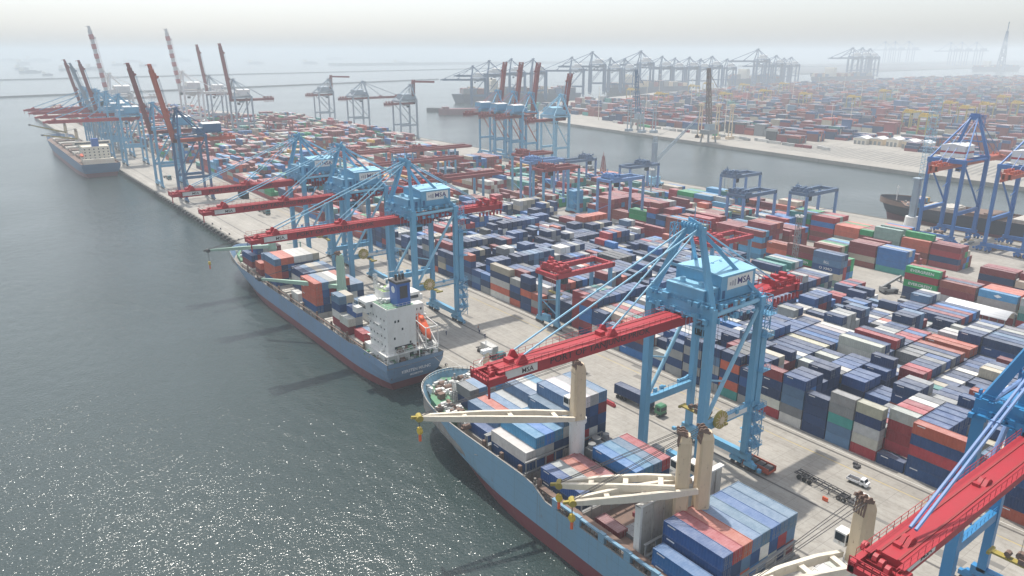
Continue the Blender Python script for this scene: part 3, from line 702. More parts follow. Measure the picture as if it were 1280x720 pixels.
# cargo on deck
random.seed(41)
bay(s1, GS1, 84.2, 57.2, 7.3, 12.2, [['blue', 'dark blue', 'dark blue'], rs(3, 'red'), rs(3, 'orange red'), rs(3, 'steel blue'), rs(3, 'steel blue'), rs(3, 'blue'), rs(3, 'steel blue'), rs(3, 'steel blue')], 'bay with the long blue and red roofs')
bay(s1, GS1, 81.2, 56.6, 6.2, 12.2, [['blue', 'blue']], 'outboard pair beside the long blue and red roofs')
bay(s1, GS1, 102.6+1.6, 58, 4.5, 12.2, [], 'x')
bay(s1, GS1, 98.0, 45.0, 6.9, 6.06, [['white'], ['white'], ['white']], 'white boxes behind the aft deck crane')
bay(s1, GS1, 98.0, 51.3, 6.9, 3.0, [], 'x')
bay(s1, GS1, 91.3, 87.8, 6.8, 12.2, [], 'x')
bay(s1, GS1, 95.0, 86.0, 6.8, 12.2, [['navy', 'blue'], ['navy', 'sky blue'], ['navy', 'steel blue'], ['navy', 'red']], 'low blue roofed bay by the quay')
bay(s1, GS1, 83.2, 88.6, 5.2, 12.2, [['navy', 'dark blue'], ['navy', 'light grey'], ['navy', 'orange red'], ['navy', 'red']], 'bay with an orange roof ahead of the crane pair')
bay(s1, GS1, 84.0, 79.5, 1.6, 6.06, [['maroon', 'maroon'], ['maroon']], 'sunken hold')
bay(s1, GS1, 86.0, 74.6, 3.6, 6.06, [['grey'], ['grey']], 'sunken hold ahead of the upright panel')
bay(s1, GS1, 91.5, 77.0, 3.6, 6.06, [['red'], ['light grey', 'maroon']], 'sunken hold beside the red box')
bay(s1, GS1, 82.4, 104.6, 6.8, 12.2, [['dark blue', 'white'], ['dark blue', 'light grey', 'sky blue'], ['maroon', 'light grey', 'blue'], ['dark blue', 'navy', 'sky blue']], 'bay with the white box under the forward crane')
bay(s1, GS1, 92.4, 104.6, 6.8, 12.2, [rs(4, 'steel blue'), rs(5, 'steel blue'), ['navy', 'red', 'navy', 'navy', 'white'], ['blue', 'white', 'navy', 'dark blue', 'light grey'], ['navy', 'navy', 'dark blue', 'maroon', 'steel blue']], 'tall blue bay under the forward crane')
bay(s1, GS1, 83.4, 119.0, 7.2, 12.2, [['dark blue'], ['blue', 'steel blue'], ['navy', 'orange red'], rs(2, 'steel blue'), rs(2, 'light grey'), rs(3, 'steel blue'), rs(3, 'white'), rs(3, 'sky blue')], 'foremost long bay near the bow')
bay(s1, GS1, 87.5, 132.6, 8.5, 6.06, [['navy', 'grey'], ['navy', 'steel blue'], rs(2, 'light grey'), rs(2, 'sky blue'), rs(2, 'white')], 'short bay at the bow')
deck_crane(s1, 93.6, 101.7, 5.4, 30.0, 18.4, (61.6, 111.0, 24.0), M['cream'], M['cream_light'], 2.7, 3.0, 21.6, flare=None)
deck_crane(s1, 89.6, 70.5, 5.4, 29.0, 19.6, (75.3, 86.0, 17.0), M['cream'], M['cream_light'], 2.4, 3.3, 14.6, zr=12.0)
deck_crane(s1, 92.6, 68.6, 5.4, 29.5, 19.0, (73.6, 80.6, 17.0), M['cream'], M['cream_light'], 2.5, 3.3, 14.2, zr=12.0)
deck_crane(s1, 91.6, 40.6, 5.4, 31.5, 22.0, (72.0, 46.0, 23.0), M['cream'], M['cream_light'], 2.5, 3.2, None)
# ---------------------------------------------------------------- feeder ship
CX2 = 95.5
s2 = empty('feeder_ship', (CX2, 250, -3), 0, 'blue feeder container ship with white superstructure and mint green deck cranes', 'ship'); WORLDROOTS.add(s2.name)
def top2(y): return 5.6 + (2.6*min(1, max(0, (y-300)/14)) if y > 300 else 0) + (0.9 if y < 192 else 0)
_, d, V2 = hull(s2, CX2, 9.3, 172.5, 318, 330, top2, 5.0, [M['hull_blue2'], M['boot_red'], M['deck_grey']], redz=-0.4, s0w=0.62, s0d=0.82, stern_in=0.6)
d.build('deck', M['deck_grey'], s2)
b = MB(); b.box(CX2-8.6, CX2+8.6, 173.2, 190, 5.0, 5.25); b.build('green_deck', M['deck_green'], s2); b = MB(); b.prism([(CX2-7, 306), (CX2+7, 306), (CX2+5, 318), (CX2, 327), (CX2-5, 318)], 5, 6.8)
b.build('green_deck', M['deck_green'], s2)
b = MB(); clutter(b, CX2-8, CX2+8, 174, 181, 5.2, 150, 21, 4, 1.9); clutter(b, 88, 103, 174, 178.5, 8.5, 50, 24, 4, 1.5); clutter(b, CX2-5, CX2+5, 308, 322, 6.8, 24, 22, 4)
clutter(b, CX2-8.6, CX2-6, 180, 189, 5.2, 14, 23, 4)
b.build('mooring_gear', [M['steel'], M['white'], M['deck_brown'], M['deck_green']], s2)['kind'] = 'stuff'
b = MB()   # superstructure
b.box(88.6, 97.6, 175.5, 187, 5.2, 21.5, 0); b.box(97.6, 103.2, 180.5, 187, 5.2, 19.5, 0)
b.box(86.6, 104.4, 184.5, 189.5, 18.5, 21.8, 0)
b.box(87.6, 103.6, 176.5, 189.0, 5.2, 8.2, 0); b.box(86.8, 104.0, 173.6, 184, 8.2, 8.45, 0)
b.box(84.6, 106.4, 186.5, 189.2, 18.3, 18.7, 0); b.box(84.6, 87.0, 186.5, 189.2, 18.7, 20.0, 0); b.box(104.2, 106.4, 186.5, 189.2, 18.7, 20.0, 0)
b.box(91.6, 99.0, 183.0, 188.5, 21.8, 24.2, 0)
for z in (10.9, 13.5, 16.1): b.box(87.9, 103.5, 179.5, 187.6, z, z+0.15, 0); b.rail((97.7, 179.6, z), (103.4, 179.6, z), 1.1, 1.2, 0.07, 0)
b.rail((88.7, 175.6, 21.5), (97.5, 175.6, 21.5), 1.1, 1.2, 0.06, 0); b.rail((86.9, 173.7, 8.4), (103.8, 173.7, 8.4), 1.1, 1.2, 0.08, 0)
b.rail((88.6, 175.6, 21.5), (88.6, 184.4, 21.5), 1.1, 1.2, 0.06, 0)
for x in (87.2, 90.5, 94, 97.5, 101, 103.6): b.cbox(x, 173.9, 6.8, 0.25, 0.25, 3.0, 0)
st = b.build('superstructure', M['white'], s2)
def win(*a): MB().box(*a).build('window', M['glass'], st)
def wc(x, y, z, sx, sy, sz): win(x-sx/2, x+sx/2, y-sy/2, y+sy/2, z-sz/2, z+sz/2)
for (x, z) in ((91.0, 17.6), (92.0, 17.6), (90.6, 12.6), (95.6, 10.5), (93.2, 15.0)): wc(x, 175.47, z, 0.5, 0.08, 0.7)
for z in (10.5, 13.1, 15.7, 18.3):
    for x in (98.6, 99.8, 101.0, 102.2): wc(x, 180.46, z-0.4, 0.55, 0.08, 0.7)
    for y in (177.5, 179.5, 182.0, 184.0, 186): wc(88.57, y, z-0.4, 0.08, 0.4, 0.45)
win(90.5, 96.3, 175.4, 175.5, 9.3, 10.0); win(94.8, 96.4, 175.4, 175.5, 5.4, 7.6)
win(86.55, 86.6, 184.8, 189.2, 19.8, 21.0); win(88, 103.8, 184.42, 184.5, 20.0, 20.9)
b = MB(); b.box(88.9, 97.3, 175.8, 186.8, 21.5, 21.62); b.build('roof_deck', M['deck_green'], st)
b = MB(); b.box(91.8, 98.8, 183.2, 188.3, 24.2, 24.32); b.build('monkey_island', M['deck_lime'], st)
b = MB()
A = [(92.4, 176.2), (96.6, 176.2), (96.6, 180.6), (92.4, 180.6)]
b.prism(A, 21.6, 28.2, 0); b.box(92.2, 96.8, 176.0, 180.8, 28.2, 28.8, 1); b.box(93.3, 95.7, 176.13, 176.2, 23.8, 27.4, 1)
for x in (93.4, 94.6, 95.6): b.cyl((x, 178.4, 28.8), (x, 178.4, 30.4), 0.4, n=8, m=1)
fu = b.build('funnel', [M['funnel'], M['dark']], s2)
b = MB(); b.cyl((92.38, 178.4, 26.2), (92.3, 178.4, 26.2), 1.0, n=16); b.build('funnel_badge', M['letter_white'], fu)
b = MB(); b.cyl((95.0, 186, 24.3), (95.0, 186, 32.5), 0.25, 0.12, 8); b.beam((93.0, 186, 29), (97.0, 186, 29), 0.14, 0.14); b.beam((93.6, 186, 27), (96.4, 186, 27), 0.5, 0.25); b.cyl((97.6, 185, 24.3), (97.6, 185, 25.6), 0.6, 0.45, 10); b.lattice((91.0, 186.5, 24.2), (91.0, 186.5, 29), 0.8, 4, 0.08)
b.build('radar_mast', M['white'], st)
b = MB()
clutter(b, 89.5, 96.5, 181, 186, 21.7, 14, 61, 1, 1.4); clutter(b, 92.2, 98.4, 183.6, 187.8, 24.3, 12, 62, 1, 1.2)
for k in range(9): b.beam((97.9, 180.2, 6+k*1.5), (97.9, 178.6, 6.7+k*1.5), 0.7, 0.1)
for x in (88.3, 98.2): b.beam((x, 175.3, 5.4), (x, 175.3, 21.4), 0.14, 0.14)
b.rail((84.7, 186.6, 20.0), (84.7, 189.1, 20.0), 1.0, 0.6, 0.06); b.rail((91.7, 183.1, 24.3), (98.9, 183.1, 24.3), 1.1, 0.8, 0.06); b.rail((91.7, 183.1, 24.3), (91.7, 188.4, 24.3), 1.1, 0.8, 0.06)
b.build('deck_fittings', M['white'], st)['kind'] = 'stuff'
# free-fall lifeboat on its ramp at the stern
b = MB()
for x in (99.2, 103.2):
    b.beam((x, 182.5, 16.0), (x, 172.8, 8.2), 0.3, 0.3); b.beam((x, 182.5, 16.0), (x, 182.5, 8.4), 0.3, 0.3); b.beam((x, 172.8, 8.2), (x, 172.8, 14.6), 0.25, 0.25); b.beam((x, 182.5, 16.0), (x, 172.8, 14.6), 0.2, 0.2); b.beam((x, 177.5, 12.0), (x, 177.5, 8.4), 0.25, 0.25)
for y, z in ((182.5, 16), (172.8, 14.6), (172.8, 8.2)): b.beam((99.2, y, z), (103.2, y, z), 0.25, 0.25)
b.build('lifeboat_ramp', M['white'], s2)
def lifeboat(name, parent, p, q, r=1.35, mat=None):
    P, Q = Vector(p), Vector(q); b = MB(); n = 10; prof = [0.15, 0.7, 0.95, 1, 1, 0.98, 0.9, 0.65, 0.2]
    d = (Q-P).normalized(); a = d.cross(Vector((0, 0, 1))).normalized(); u = a.cross(d)
    vv = []; fs = []
    for i, w_ in enumerate(prof):
        c = P.lerp(Q, i/8)
        for k in range(n):
            t = 2*math.pi*k/n; vv.append(c+a*(math.cos(t)*r*w_)+u*(math.sin(t)*r*w_*0.85))
    for i in range(8): fs += [(i*n+k, i*n+(k+1) % n, (i+1)*n+(k+1) % n, (i+1)*n+k) for k in range(n)]
    fs += [tuple(range(n))[::-1], tuple(range(8*n, 9*n))]
    b.add(vv, fs); c = P.lerp(Q, 0.32)+u*r*0.75; b.beam(c-d*0.8, c+d*0.8, 1.3, 0.8)
    return b.build(name, mat or M['orange'], parent, True)
lifeboat('lifeboat', s2, (101.2, 181.6, 16.6), (101.2, 174.0, 10.6), 1.5)
text_mesh('KERSTEN MIUNC', 1.25, 'ship_name', M['letter_white'], s2, (95.4, 172.36, 3.2), (math.pi/2, 0, 0), 0.03)
text_mesh('MONROVIA', 0.8, 'home_port', M['letter_white'], s2, (95.4, 172.36, 1.9), (math.pi/2, 0, 0), 0.03)
b = MB()
for i in range(40):
    y = 188+i*2.9
    b.beam((CX2-9.0, y, 5), (CX2-9.0, y, 7.0), 0.12, 0.12)
    if i % 4 == 0: b.cbox(CX2-8.6, y, 6.6, 0.5, 0.6, 3.2)
b.box(CX2-9.2, CX2-8.9, 188, 304, 6.9, 7.05)
b.build('side_railing', M['deck_brown'], s2)
for (y0, y1) in ((191, 204), (206.5, 219), (224, 237), (239, 252), (254, 267), (270, 283), (290, 304)):
    b = MB(); b.box(CX2-7.8, CX2+8.2, y0, y1, 5, 6.6)
    for k in range(4): b.box(CX2-7.6, CX2+8, y0+(k+.5)*(y1-y0)/4-.1, y0+(k+.5)*(y1-y0)/4+.1, 6.6, 6.75)
    b.build('hatch_cover', M['hatch'], s2)
random.seed(77)
X2 = 87.6
bay(s2, GS2, X2+1.0, 192.0, 6.7, 6.06, [['red'], ['steel blue'], [], ['white']], 'bay just ahead of the superstructure')
bay(s2, GS2, X2, 200.0, 6.7, 6.06, [['maroon', 'white'], ['navy', 'light grey', 'dark blue']], 'short bay with the grey box')
bay(s2, GS2, X2+0.6, 207, 6.7, 6.06, [['maroon', 'white', 'dark blue', 'steel blue'], ['navy', 'light grey', 'navy', 'beige']], 'short tall bay left of the mint crane')
bay(s2, GS2, X2+10.2, 206, 6.7, 12.2, [rs(2, 'steel blue'), rs(2, 'light grey'), rs(2, 'steel blue')], 'quay side bay right of the mint crane')
bay(s2, GS2, X2, 224.5, 6.7, 12.2, [['dark blue', 'orange red', 'orange red', 'orange red'], ['navy', 'dark blue', 'dark blue', 'steel blue'], ['navy', 'light grey', 'maroon', 'light grey'], rs(4, 'white'), rs(4, 'orange red'), rs(3, 'steel blue'), rs(3, 'steel blue')], 'tall bay with orange sides ahead of the mint crane')
bay(s2, GS2, X2, 241, 6.7, 6.06, [['white'], ['dark blue', 'navy'], ['navy', 'steel blue']], 'low bay with the white box end')
bay(s2, GS2, X2+5.0, 247, 6.7, 12.2, [rs(3, 'navy'), rs(3, 'steel blue'), rs(3, 'beige'), rs(3, 'light grey'), rs(3, 'steel blue')], 'tan and grey roofed middle bay')
bay(s2, GS2, X2, 262, 6.7, 12.2, [['dark blue', 'orange red', 'orange red', 'steel blue'], ['navy', 'maroon', 'navy', 'orange red'], rs(4, 'orange red'), ['navy', 'dark blue', 'navy', 'white'], rs(4, 'white'), rs(4, 'white'), rs(4, 'beige')], 'tall white roofed bay toward the bow')
bay(s2, GS2, X2, 278.5, 6.7, 6.06, [['maroon', 'orange red'], ['navy', 'dark blue', 'steel blue'], rs(3, 'maroon')], 'short bay behind the bow')
bay(s2, GS2, X2+1.0, 292, 6.7, 12.2, [['maroon', 'dark blue'], rs(3, 'dark blue'), rs(3, 'light grey'), rs(3, 'steel blue'), rs(3, 'maroon')], 'foremost bay')
deck_crane(s2, 95.8, 221.6, 5, 26.5, 15.4, (76.0, 243.5, 16.4), M['mint'], M['mint'], 2.4, 3.0, None, two=False, cab=False)
deck_crane(s2, 95.8, 287.0, 5, 22, 16.0, (70.5, 284.5, 18.6), M['mint'], M['mint'], 2.4, 3.0, 14.0, two=False, cab=False)
# ---------------------------------------------------------------- other ships (hull, deck, holds, superstructure, cargo bays)
def bulk_ship(name, cx, hb, ys, yb, top, hm, label, seed=1, house=True, rot=0, loc=None, cargo=None, boot=0.3, house_mat='cream_light', cranes=0):
    root = empty(name, (cx, (ys+yb)/2, -3), 0, label, 'ship'); WORLDROOTS.add(root.name); rnd = random.Random(seed)
    Ls = yb-ys
    _, d, V = hull(root, cx, hb, ys, yb-0.05*Ls*0.6, yb, lambda y: top + (2.0 if y > yb-0.1*Ls else 0), top-1.2, [hm, M['boot_red'], M['deck_brown']], redz=boot, s0w=0.66, s0d=0.82)
    d.build('deck', M['deck_brown'], root)
    n = int((Ls*0.72)/22)
    for k in range(n):
        y0 = ys+Ls*0.2+k*22; b = MB(); b.box(cx-hb*0.62, cx+hb*0.62, y0, y0+16, top-1.2, top+1.0); b.box(cx-hb*0.55, cx+hb*0.55, y0+1, y0+7.5, top+1.0, top+1.6)
        b.build('hatch_cover', M['hatch'] if k % 2 else M['deck_brown'], root)
    if house:
        b = MB(); y0 = ys+Ls*0.05; y1 = ys+Ls*0.13
        b.box(cx-hb*0.7, cx+hb*0.7, y0, y1, top-1.2, top+12, 0); b.box(cx-hb*0.98, cx+hb*0.98, y1-4, y1, top+12, top+14.6, 0); b.box(cx-hb*0.8, cx+hb*0.8, y0-6, y0, top-1.2, top+3, 0)
        h = b.build('superstructure', M[house_mat], root)
        for z in range(5):
            for i in range(6): MB().cbox(cx-hb*0.6+i*hb*0.24, y0-0.05, top+0.8+z*2.3, 0.9, 0.1, 0.9).build('window', M['glass'], h)
            for i in range(4): MB().cbox(cx-hb*0.705, y0+1.5+i*(y1-y0-3)/3, top+0.8+z*2.3, 0.1, 0.9, 0.9).build('window', M['glass'], h)
        MB().box(cx-hb*0.9, cx+hb*0.9, y1-4.1, y1-4.0, top+12.6, top+13.9).build('window', M['glass'], h)
        b = MB(); b.box(cx-2.5, cx+2.5, y0+1, y0+5, top+12, top+18); b.build('funnel', M['funnel'], root)
        b = MB(); b.cyl((cx, y1-2, top+14.6), (cx, y1-2, top+22), 0.3, 0.15, 6); b.beam((cx-2.5, y1-2, top+19), (cx+2.5, y1-2, top+19), 0.2, 0.2); b.build('mast', M['white'], root)
    b = MB(); clutter(b, cx-hb*0.6, cx+hb*0.6, yb-Ls*0.13, yb-Ls*0.05, top-1.2, 20, seed, 3, 2.5); b.build('mooring_gear', [M['maroon'], M['steel'], M['white']], root)['kind'] = 'stuff'
    return root
s3 = bulk_ship('bulk_carrier', 91, 13.5, 650, 905, 7.5, M['hull_sea'], 'hazy blue hulled ship with cream superstructure moored at the far end of the open quay', 5)
for i, (y, tx, ty, tz) in enumerate(((770, 60, 700, 27), (840, 58, 770, 30))):
    deck_crane(s3, 92, y, 6, 24, 16, (tx, ty, tz), M['cream'], M['olive'], 2.4, 3, None, two=False, cab=False)
lifeboat('lifeboat', s3, (80.5, 668, 13), (80.5, 660, 13), 1.4)
s4 = bulk_ship('black_hull_ship', 430.5, 12.5, 20, 212, 8.5, M['hull_black'], 'black hulled ship with rust red deck, moored beyond the royal blue cranes at right', 6, house=False, boot=1.2)
b = MB(); b.cyl((431, 203, 7.5), (431, 203, 17), 0.3, 0.2, 6); b.cbox(431, 203, 16, 2.4, 0.3, 0.3); b.build('foremast', M['white'], s4)
random.seed(3)
for (y, n_, z) in ((186, 4, 7.2), (122, 5, 7.2), (108, 5, 7.2), (70, 6, 7.2)):
    for r in range(n_):
        for k in range(2 if y > 150 else 4): cont(424+r*2.5, y, z+k*CH, 6.06 if y > 150 else 12.2, pick([('sky blue', 4), ('blue', 4), ('maroon', 3), ('yellow', 1), ('brown', 2)]), ('deck of the black hulled ship', r, k), 'containers on the black hulled ship')
# ================================================================ build the containers
def in_frame(c):
    for dy in (0, c['L']):
        px, py, d = proj(c['x'], c['y']+dy, c['z']+1.3)
        if -20 < px < 1300 and -20 < py < 745: return True
    return False
occ = {}
def key(x, y, z): return (round(x/0.6), round(y/1.5), round(z/1.3))
for i, c in enumerate(CONT):
    ny = int((c['L']-0.3)/1.5)
    c['cells'] = [(round(c['y']/1.5+0.35)+k) for k in range(ny+1)]
occs = set()
def xk(x): return round(x/2.5*4)
grid = {}
for i, c in enumerate(CONT):
    for yk in c['cells']: grid.setdefault((yk, round(c['z']/0.65)), []).append(c['x'])
def filled(c, dx, dz, yks=None):
    """fraction of c's length covered by a neighbour displaced by dx, dz"""
    n = 0
    for yk in c['cells']:
        ok = False
        for zz in (round((c['z']+dz)/0.65),):
            for x in grid.get((yk, zz), ()):
                if abs(x-(c['x']+dx)) < 0.7: ok = True; break
        n += ok
    return n/len(c['cells'])
vis = []
for c in CONT:
    if not in_frame(c): continue
    top = 1-filled(c, 0, CH); front = 1-filled(c, -2.6, 0)
    yk = c['cells'][0]-1
    endc = not any(abs(x-c['x']) < 0.7 for x in grid.get((yk, round(c['z']/0.65)), ()))
    px, py, d = proj(c['x']+1.2, c['y']+c['L']/2, c['z']+1.3)
    area = (front*c['L']*2.6*0.7 + top*c['L']*2.44*0.5 + (2.44*2.6*0.6 if endc else 0))
    # a face that only peers over a taller neighbour in front counts little
    if top < 0.05 and front > 0:
        for k in (1, 2):
            if filled(c, -2.6, CH*k) > 0.5: pass
    c['score'] = area/d**2*(4 if c['logo'] in ('EVERGREEN', 'XMO', 'BLL', 'DIAMOND') else 1)
    c['vis'] = top > 0.05 or front > 0.05 or endc
    c['d'] = d
    if c['vis'] and area > 0: vis.append(c)
vis.sort(key=lambda c: -c['score'])
IND = vis[:300]; FAR = vis[300:]
print('containers', len(CONT), 'visible', len(vis), 'farthest individual', max(c['d'] for c in IND))
# geometry shared by the individuals
def cmesh(L, W=2.44, H=2.56):
    b = MB(); i = 0.05; p = 0.28; pts = []
    def zig(n): return [(k % 4) in (1, 2) for k in range(n)]
    nL = int((L-0.5)/(p/2))
    y0 = 0.2
    left = [(0 if not z else i, y0 + (L-0.4)*k/(nL-1)) for k, z in enumerate(zig(nL))]
    right = [(W-(0 if not z else i), y) for (x_, y), z in zip(left, zig(nL))]
    pts = [(0, 0.0)] + left[:0] + [(W, 0.0)]
    body = [(0.0, 0.03), (W, 0.03)] + right + [(W, L-0.0), (0, L-0.0)] + left[::-1]
    b.prism(body, 0.16, H-0.09, 0)
    b.box(-0.02, W+0.02, 0, L, 0, 0.16, 0); b.box(-0.02, 0.1, 0, L, H-0.12, H, 0); b.box(W-0.1, W+0.02, 0, L, H-0.12, H, 0)
    b.box(0.1, W-0.1, 0, 0.12, H-0.12, H, 0); b.box(0.1, W-0.1, L-0.12, L, H-0.12, H, 0)
    n = int(L/0.5)
    for k in range(n): b.box(0.12, W-0.12, 0.15+(L-0.3)*(k+0.15)/n, 0.15+(L-0.3)*(k+0.75)/n, H-0.10, H-0.07, 0)
    for x in (-0.03, W-0.13):
        for y in (-0.01, L-0.15): b.box(x, x+0.16, y, y+0.16, 0.0, H+0.01, 0)
    me = bpy.data.meshes.new('shipping_container'); me.from_pydata(b.v, [], b.f); me.materials.append(M['container']); me.update(); return me
def dmesh(W=2.44, H=2.56):
    b = MB()
    for s in (0, 1):
        x0 = 0.14+s*(W/2-0.12); x1 = x0+W/2-0.18
        b.box(x0, x1, -0.03, 0.03, 0.2, H-0.16, 0)
        for k in range(4): b.box(x0+0.08, x1-0.08, -0.05, -0.03, 0.32+k*0.54, 0.62+k*0.54, 0)
        for f in (0.3, 0.72):
            xx = x0+(x1-x0)*f; b.cyl((xx, -0.085, 0.14), (xx, -0.085, H-0.1), 0.03, n=5, m=1)
            b.box(xx-0.05, xx+0.25, -0.12, -0.07, 1.0, 1.07, 1)
    me = bpy.data.meshes.new('door'); me.from_pydata(b.v, [], b.f); me.materials.append(M['container']); me.materials.append(M['steel'])
    me.polygons.foreach_set('material_index', b.m); me.update(); return me
def mark_mesh(L):
    b = MB(); n = 7; w0 = 1.7
    for k in range(n):   # a short row of painted marks at the upper corner of the long side
        y = L-0.9-k*(w0/n); b.box(-0.035, -0.025, y-w0/n*0.8, y, 2.02-0.0*k, 2.28, 0)
    me = bpy.data.meshes.new('painted_mark'); me.from_pydata(b.v, [], b.f); me.materials.append(M['letter_white']); me.update(); return me
ME = {}; DM = dmesh(); MK = {}
LOGO_TEXT = {'EVERGREEN': ('EVERGREEN', 1.45, 'letter_white', 1.12), 'XMO': ('O XMO', 1.5, 'letter_white', 1.15), 'BLL': ('BLL', 1.5, 'letter_white', 1.1)}
random.seed(99)
def shade(c):
    k = random.uniform(0.8, 1.25); a = [min(0.85, v*k*random.uniform(0.95, 1.06)) for v in PAL[c]]; return (*a, 1)
def cword(c): return c
def add_cont(c):
    if c['L'] < 5: return
    key_ = c['L']
    if key_ not in ME: ME[key_] = cmesh(c['L']); MK[key_] = mark_mesh(c['L'])
    o = bpy.data.objects.new('shipping_container', ME[key_]); C.objects.link(o)
    o.location = (c['x']+random.uniform(-.04, .04), c['y']+random.uniform(-.06, .06), c['z']); col = shade(c['col']); o.color = col
    d = bpy.data.objects.new('door', DM); C.objects.link(d); d.parent = o; d.location = (0, -0.01, 0); d.color = col
    lg = c['logo']
    if lg in LOGO_TEXT:
        tx, sz, mt, sx = LOGO_TEXT[lg]
        text_mesh(tx, sz, 'lettering', M[mt], o, (-0.04, c['L']/2, 1.25), (math.pi/2, 0, -math.pi/2), 0.01, sx)
    elif lg == 'DIAMOND':
        b = MB(); yc = c['L']/2; b.add([(-0.05, yc-1.3, 1.3), (-0.05, yc, 1.9), (-0.05, yc+1.3, 1.3), (-0.05, yc, 0.7)], [(0, 1, 2, 3)])
        q = b.build('emblem', M['letter_white']); q.parent = o
    elif c['col'] in ('navy', 'dark blue', 'blue', 'steel blue', 'orange red', 'charcoal') and random.random() < 0.75:
        k = bpy.data.objects.new('painted_mark', MK[key_]); C.objects.link(k); k.parent = o
    return o
def label_for(c):
    ft = '40-foot' if c['L'] > 8 else '20-foot'
    ds = c['desc']; top = ''
    if c['grp'] == 'containers stacked in the quayside block':
        rn, yc, k, h = ds
        tier = 'ground level' if k == 0 else ('top tier' if k == h-1 else '%s tier up' % ORD[k])
        if k == h-1 and h > 1: tier = 'top of %s high stack' % ['','one','two','three','four','five','six'][h]
        return '%s %s container, %s, %s, %s' % (c['col'], ft, tier, rn, col_name(yc))
    if c['grp'] == 'containers stacked in the inner block':
        tier = 'on the ground' if ds[2] == 0 else ('topmost' if ds[2] == ds[3]-1 else '%s tier' % ORD[ds[2]])
        nm = ds[0]
        return '%s container, %s, in the %s' % (c['col'], tier, nm)
    if len(ds) == 5:
        bn, r, k, h, nr = ds
        tier = 'only tier' if h == 1 else ('bottom tier' if k == 0 else ('top tier' if k == h-1 else '%s tier' % ORD[k]))
        side = 'seaward row' if r == 0 else '%s row from the sea' % nth(r+1)
        ship = 'near ship' if c['grp'] == GS1 else 'feeder ship'
        return '%s container, %s, %s, %s, %s' % (c['col'], tier, side, bn, ship)
    return '%s container on the black hulled ship' % c['col']
seen = {}
for c in IND:
    o = add_cont(c)
    if not o: continue
    lb = label_for(c)
    w = lb.split()
    lb = ' '.join(w[:16])
    if lb in seen:
        seen[lb] += 1
        extra = ', %s from the right' % nth(seen[lb])
        w = lb.split(); lb = ' '.join(w[:16-len(extra.split())])+extra
    seen[lb] = seen.get(lb, 1)
    tag(o, lb, 'container', c['grp'])
# everything smaller in the picture: one object
def far_stuff(lst, name, label):
    n = len(lst); V = np.zeros((n, 8, 3), np.float32); col = np.ones((n, 4), np.float32)
    for i, c in enumerate(lst):
        x, y, z, L, W = c['x'], c['y'], c['z'], c['L'], c['W']
        H = c.get('H', 2.55)
        V[i] = [(x,y,z),(x+W,y,z),(x+W,y+L,z),(x,y+L,z),(x,y,z+H),(x+W,y,z+H),(x+W,y+L,z+H),(x,y+L,z+H)]
        if c.get('rot'):
            ca, sa = math.cos(c['rot']), math.sin(c['rot']); P = V[i][:, :2]-np.array(c['piv']); V[i][:, 0] = P[:, 0]*ca-P[:, 1]*sa+c['piv'][0]; V[i][:, 1] = P[:, 0]*sa+P[:, 1]*ca+c['piv'][1]
        k = random.uniform(0.8, 1.25); col[i, :3] = [min(.85, v*k) for v in PAL[c['col']]]
    F = np.array([(4,5,6,7),(0,1,5,4),(1,2,6,5),(2,3,7,6),(3,0,4,7)])
    faces = (F[None]+8*np.arange(n)[:, None, None]).reshape(-1)
    me = bpy.data.meshes.new(name); me.vertices.add(8*n); me.vertices.foreach_set('co', V.reshape(-1))
    me.loops.add(20*n); me.loops.foreach_set('vertex_index', faces.astype(np.int32))
    me.polygons.add(5*n); me.polygons.foreach_set('loop_start', np.arange(0, 20*n, 4, dtype=np.int32)); 
    me.update(calc_edges=True)
    at = me.attributes.new('paint_colour', 'FLOAT_COLOR', 'FACE'); at.data.foreach_set('color', np.repeat(col, 5, axis=0).reshape(-1))
    me.materials.append(M['container_far']); me.polygons.foreach_set('use_smooth', [False]*len(me.polygons)); me.validate()
    o = bpy.data.objects.new(name, me); C.objects.link(o); tag(o, label, 'containers', None, 'stuff'); return o
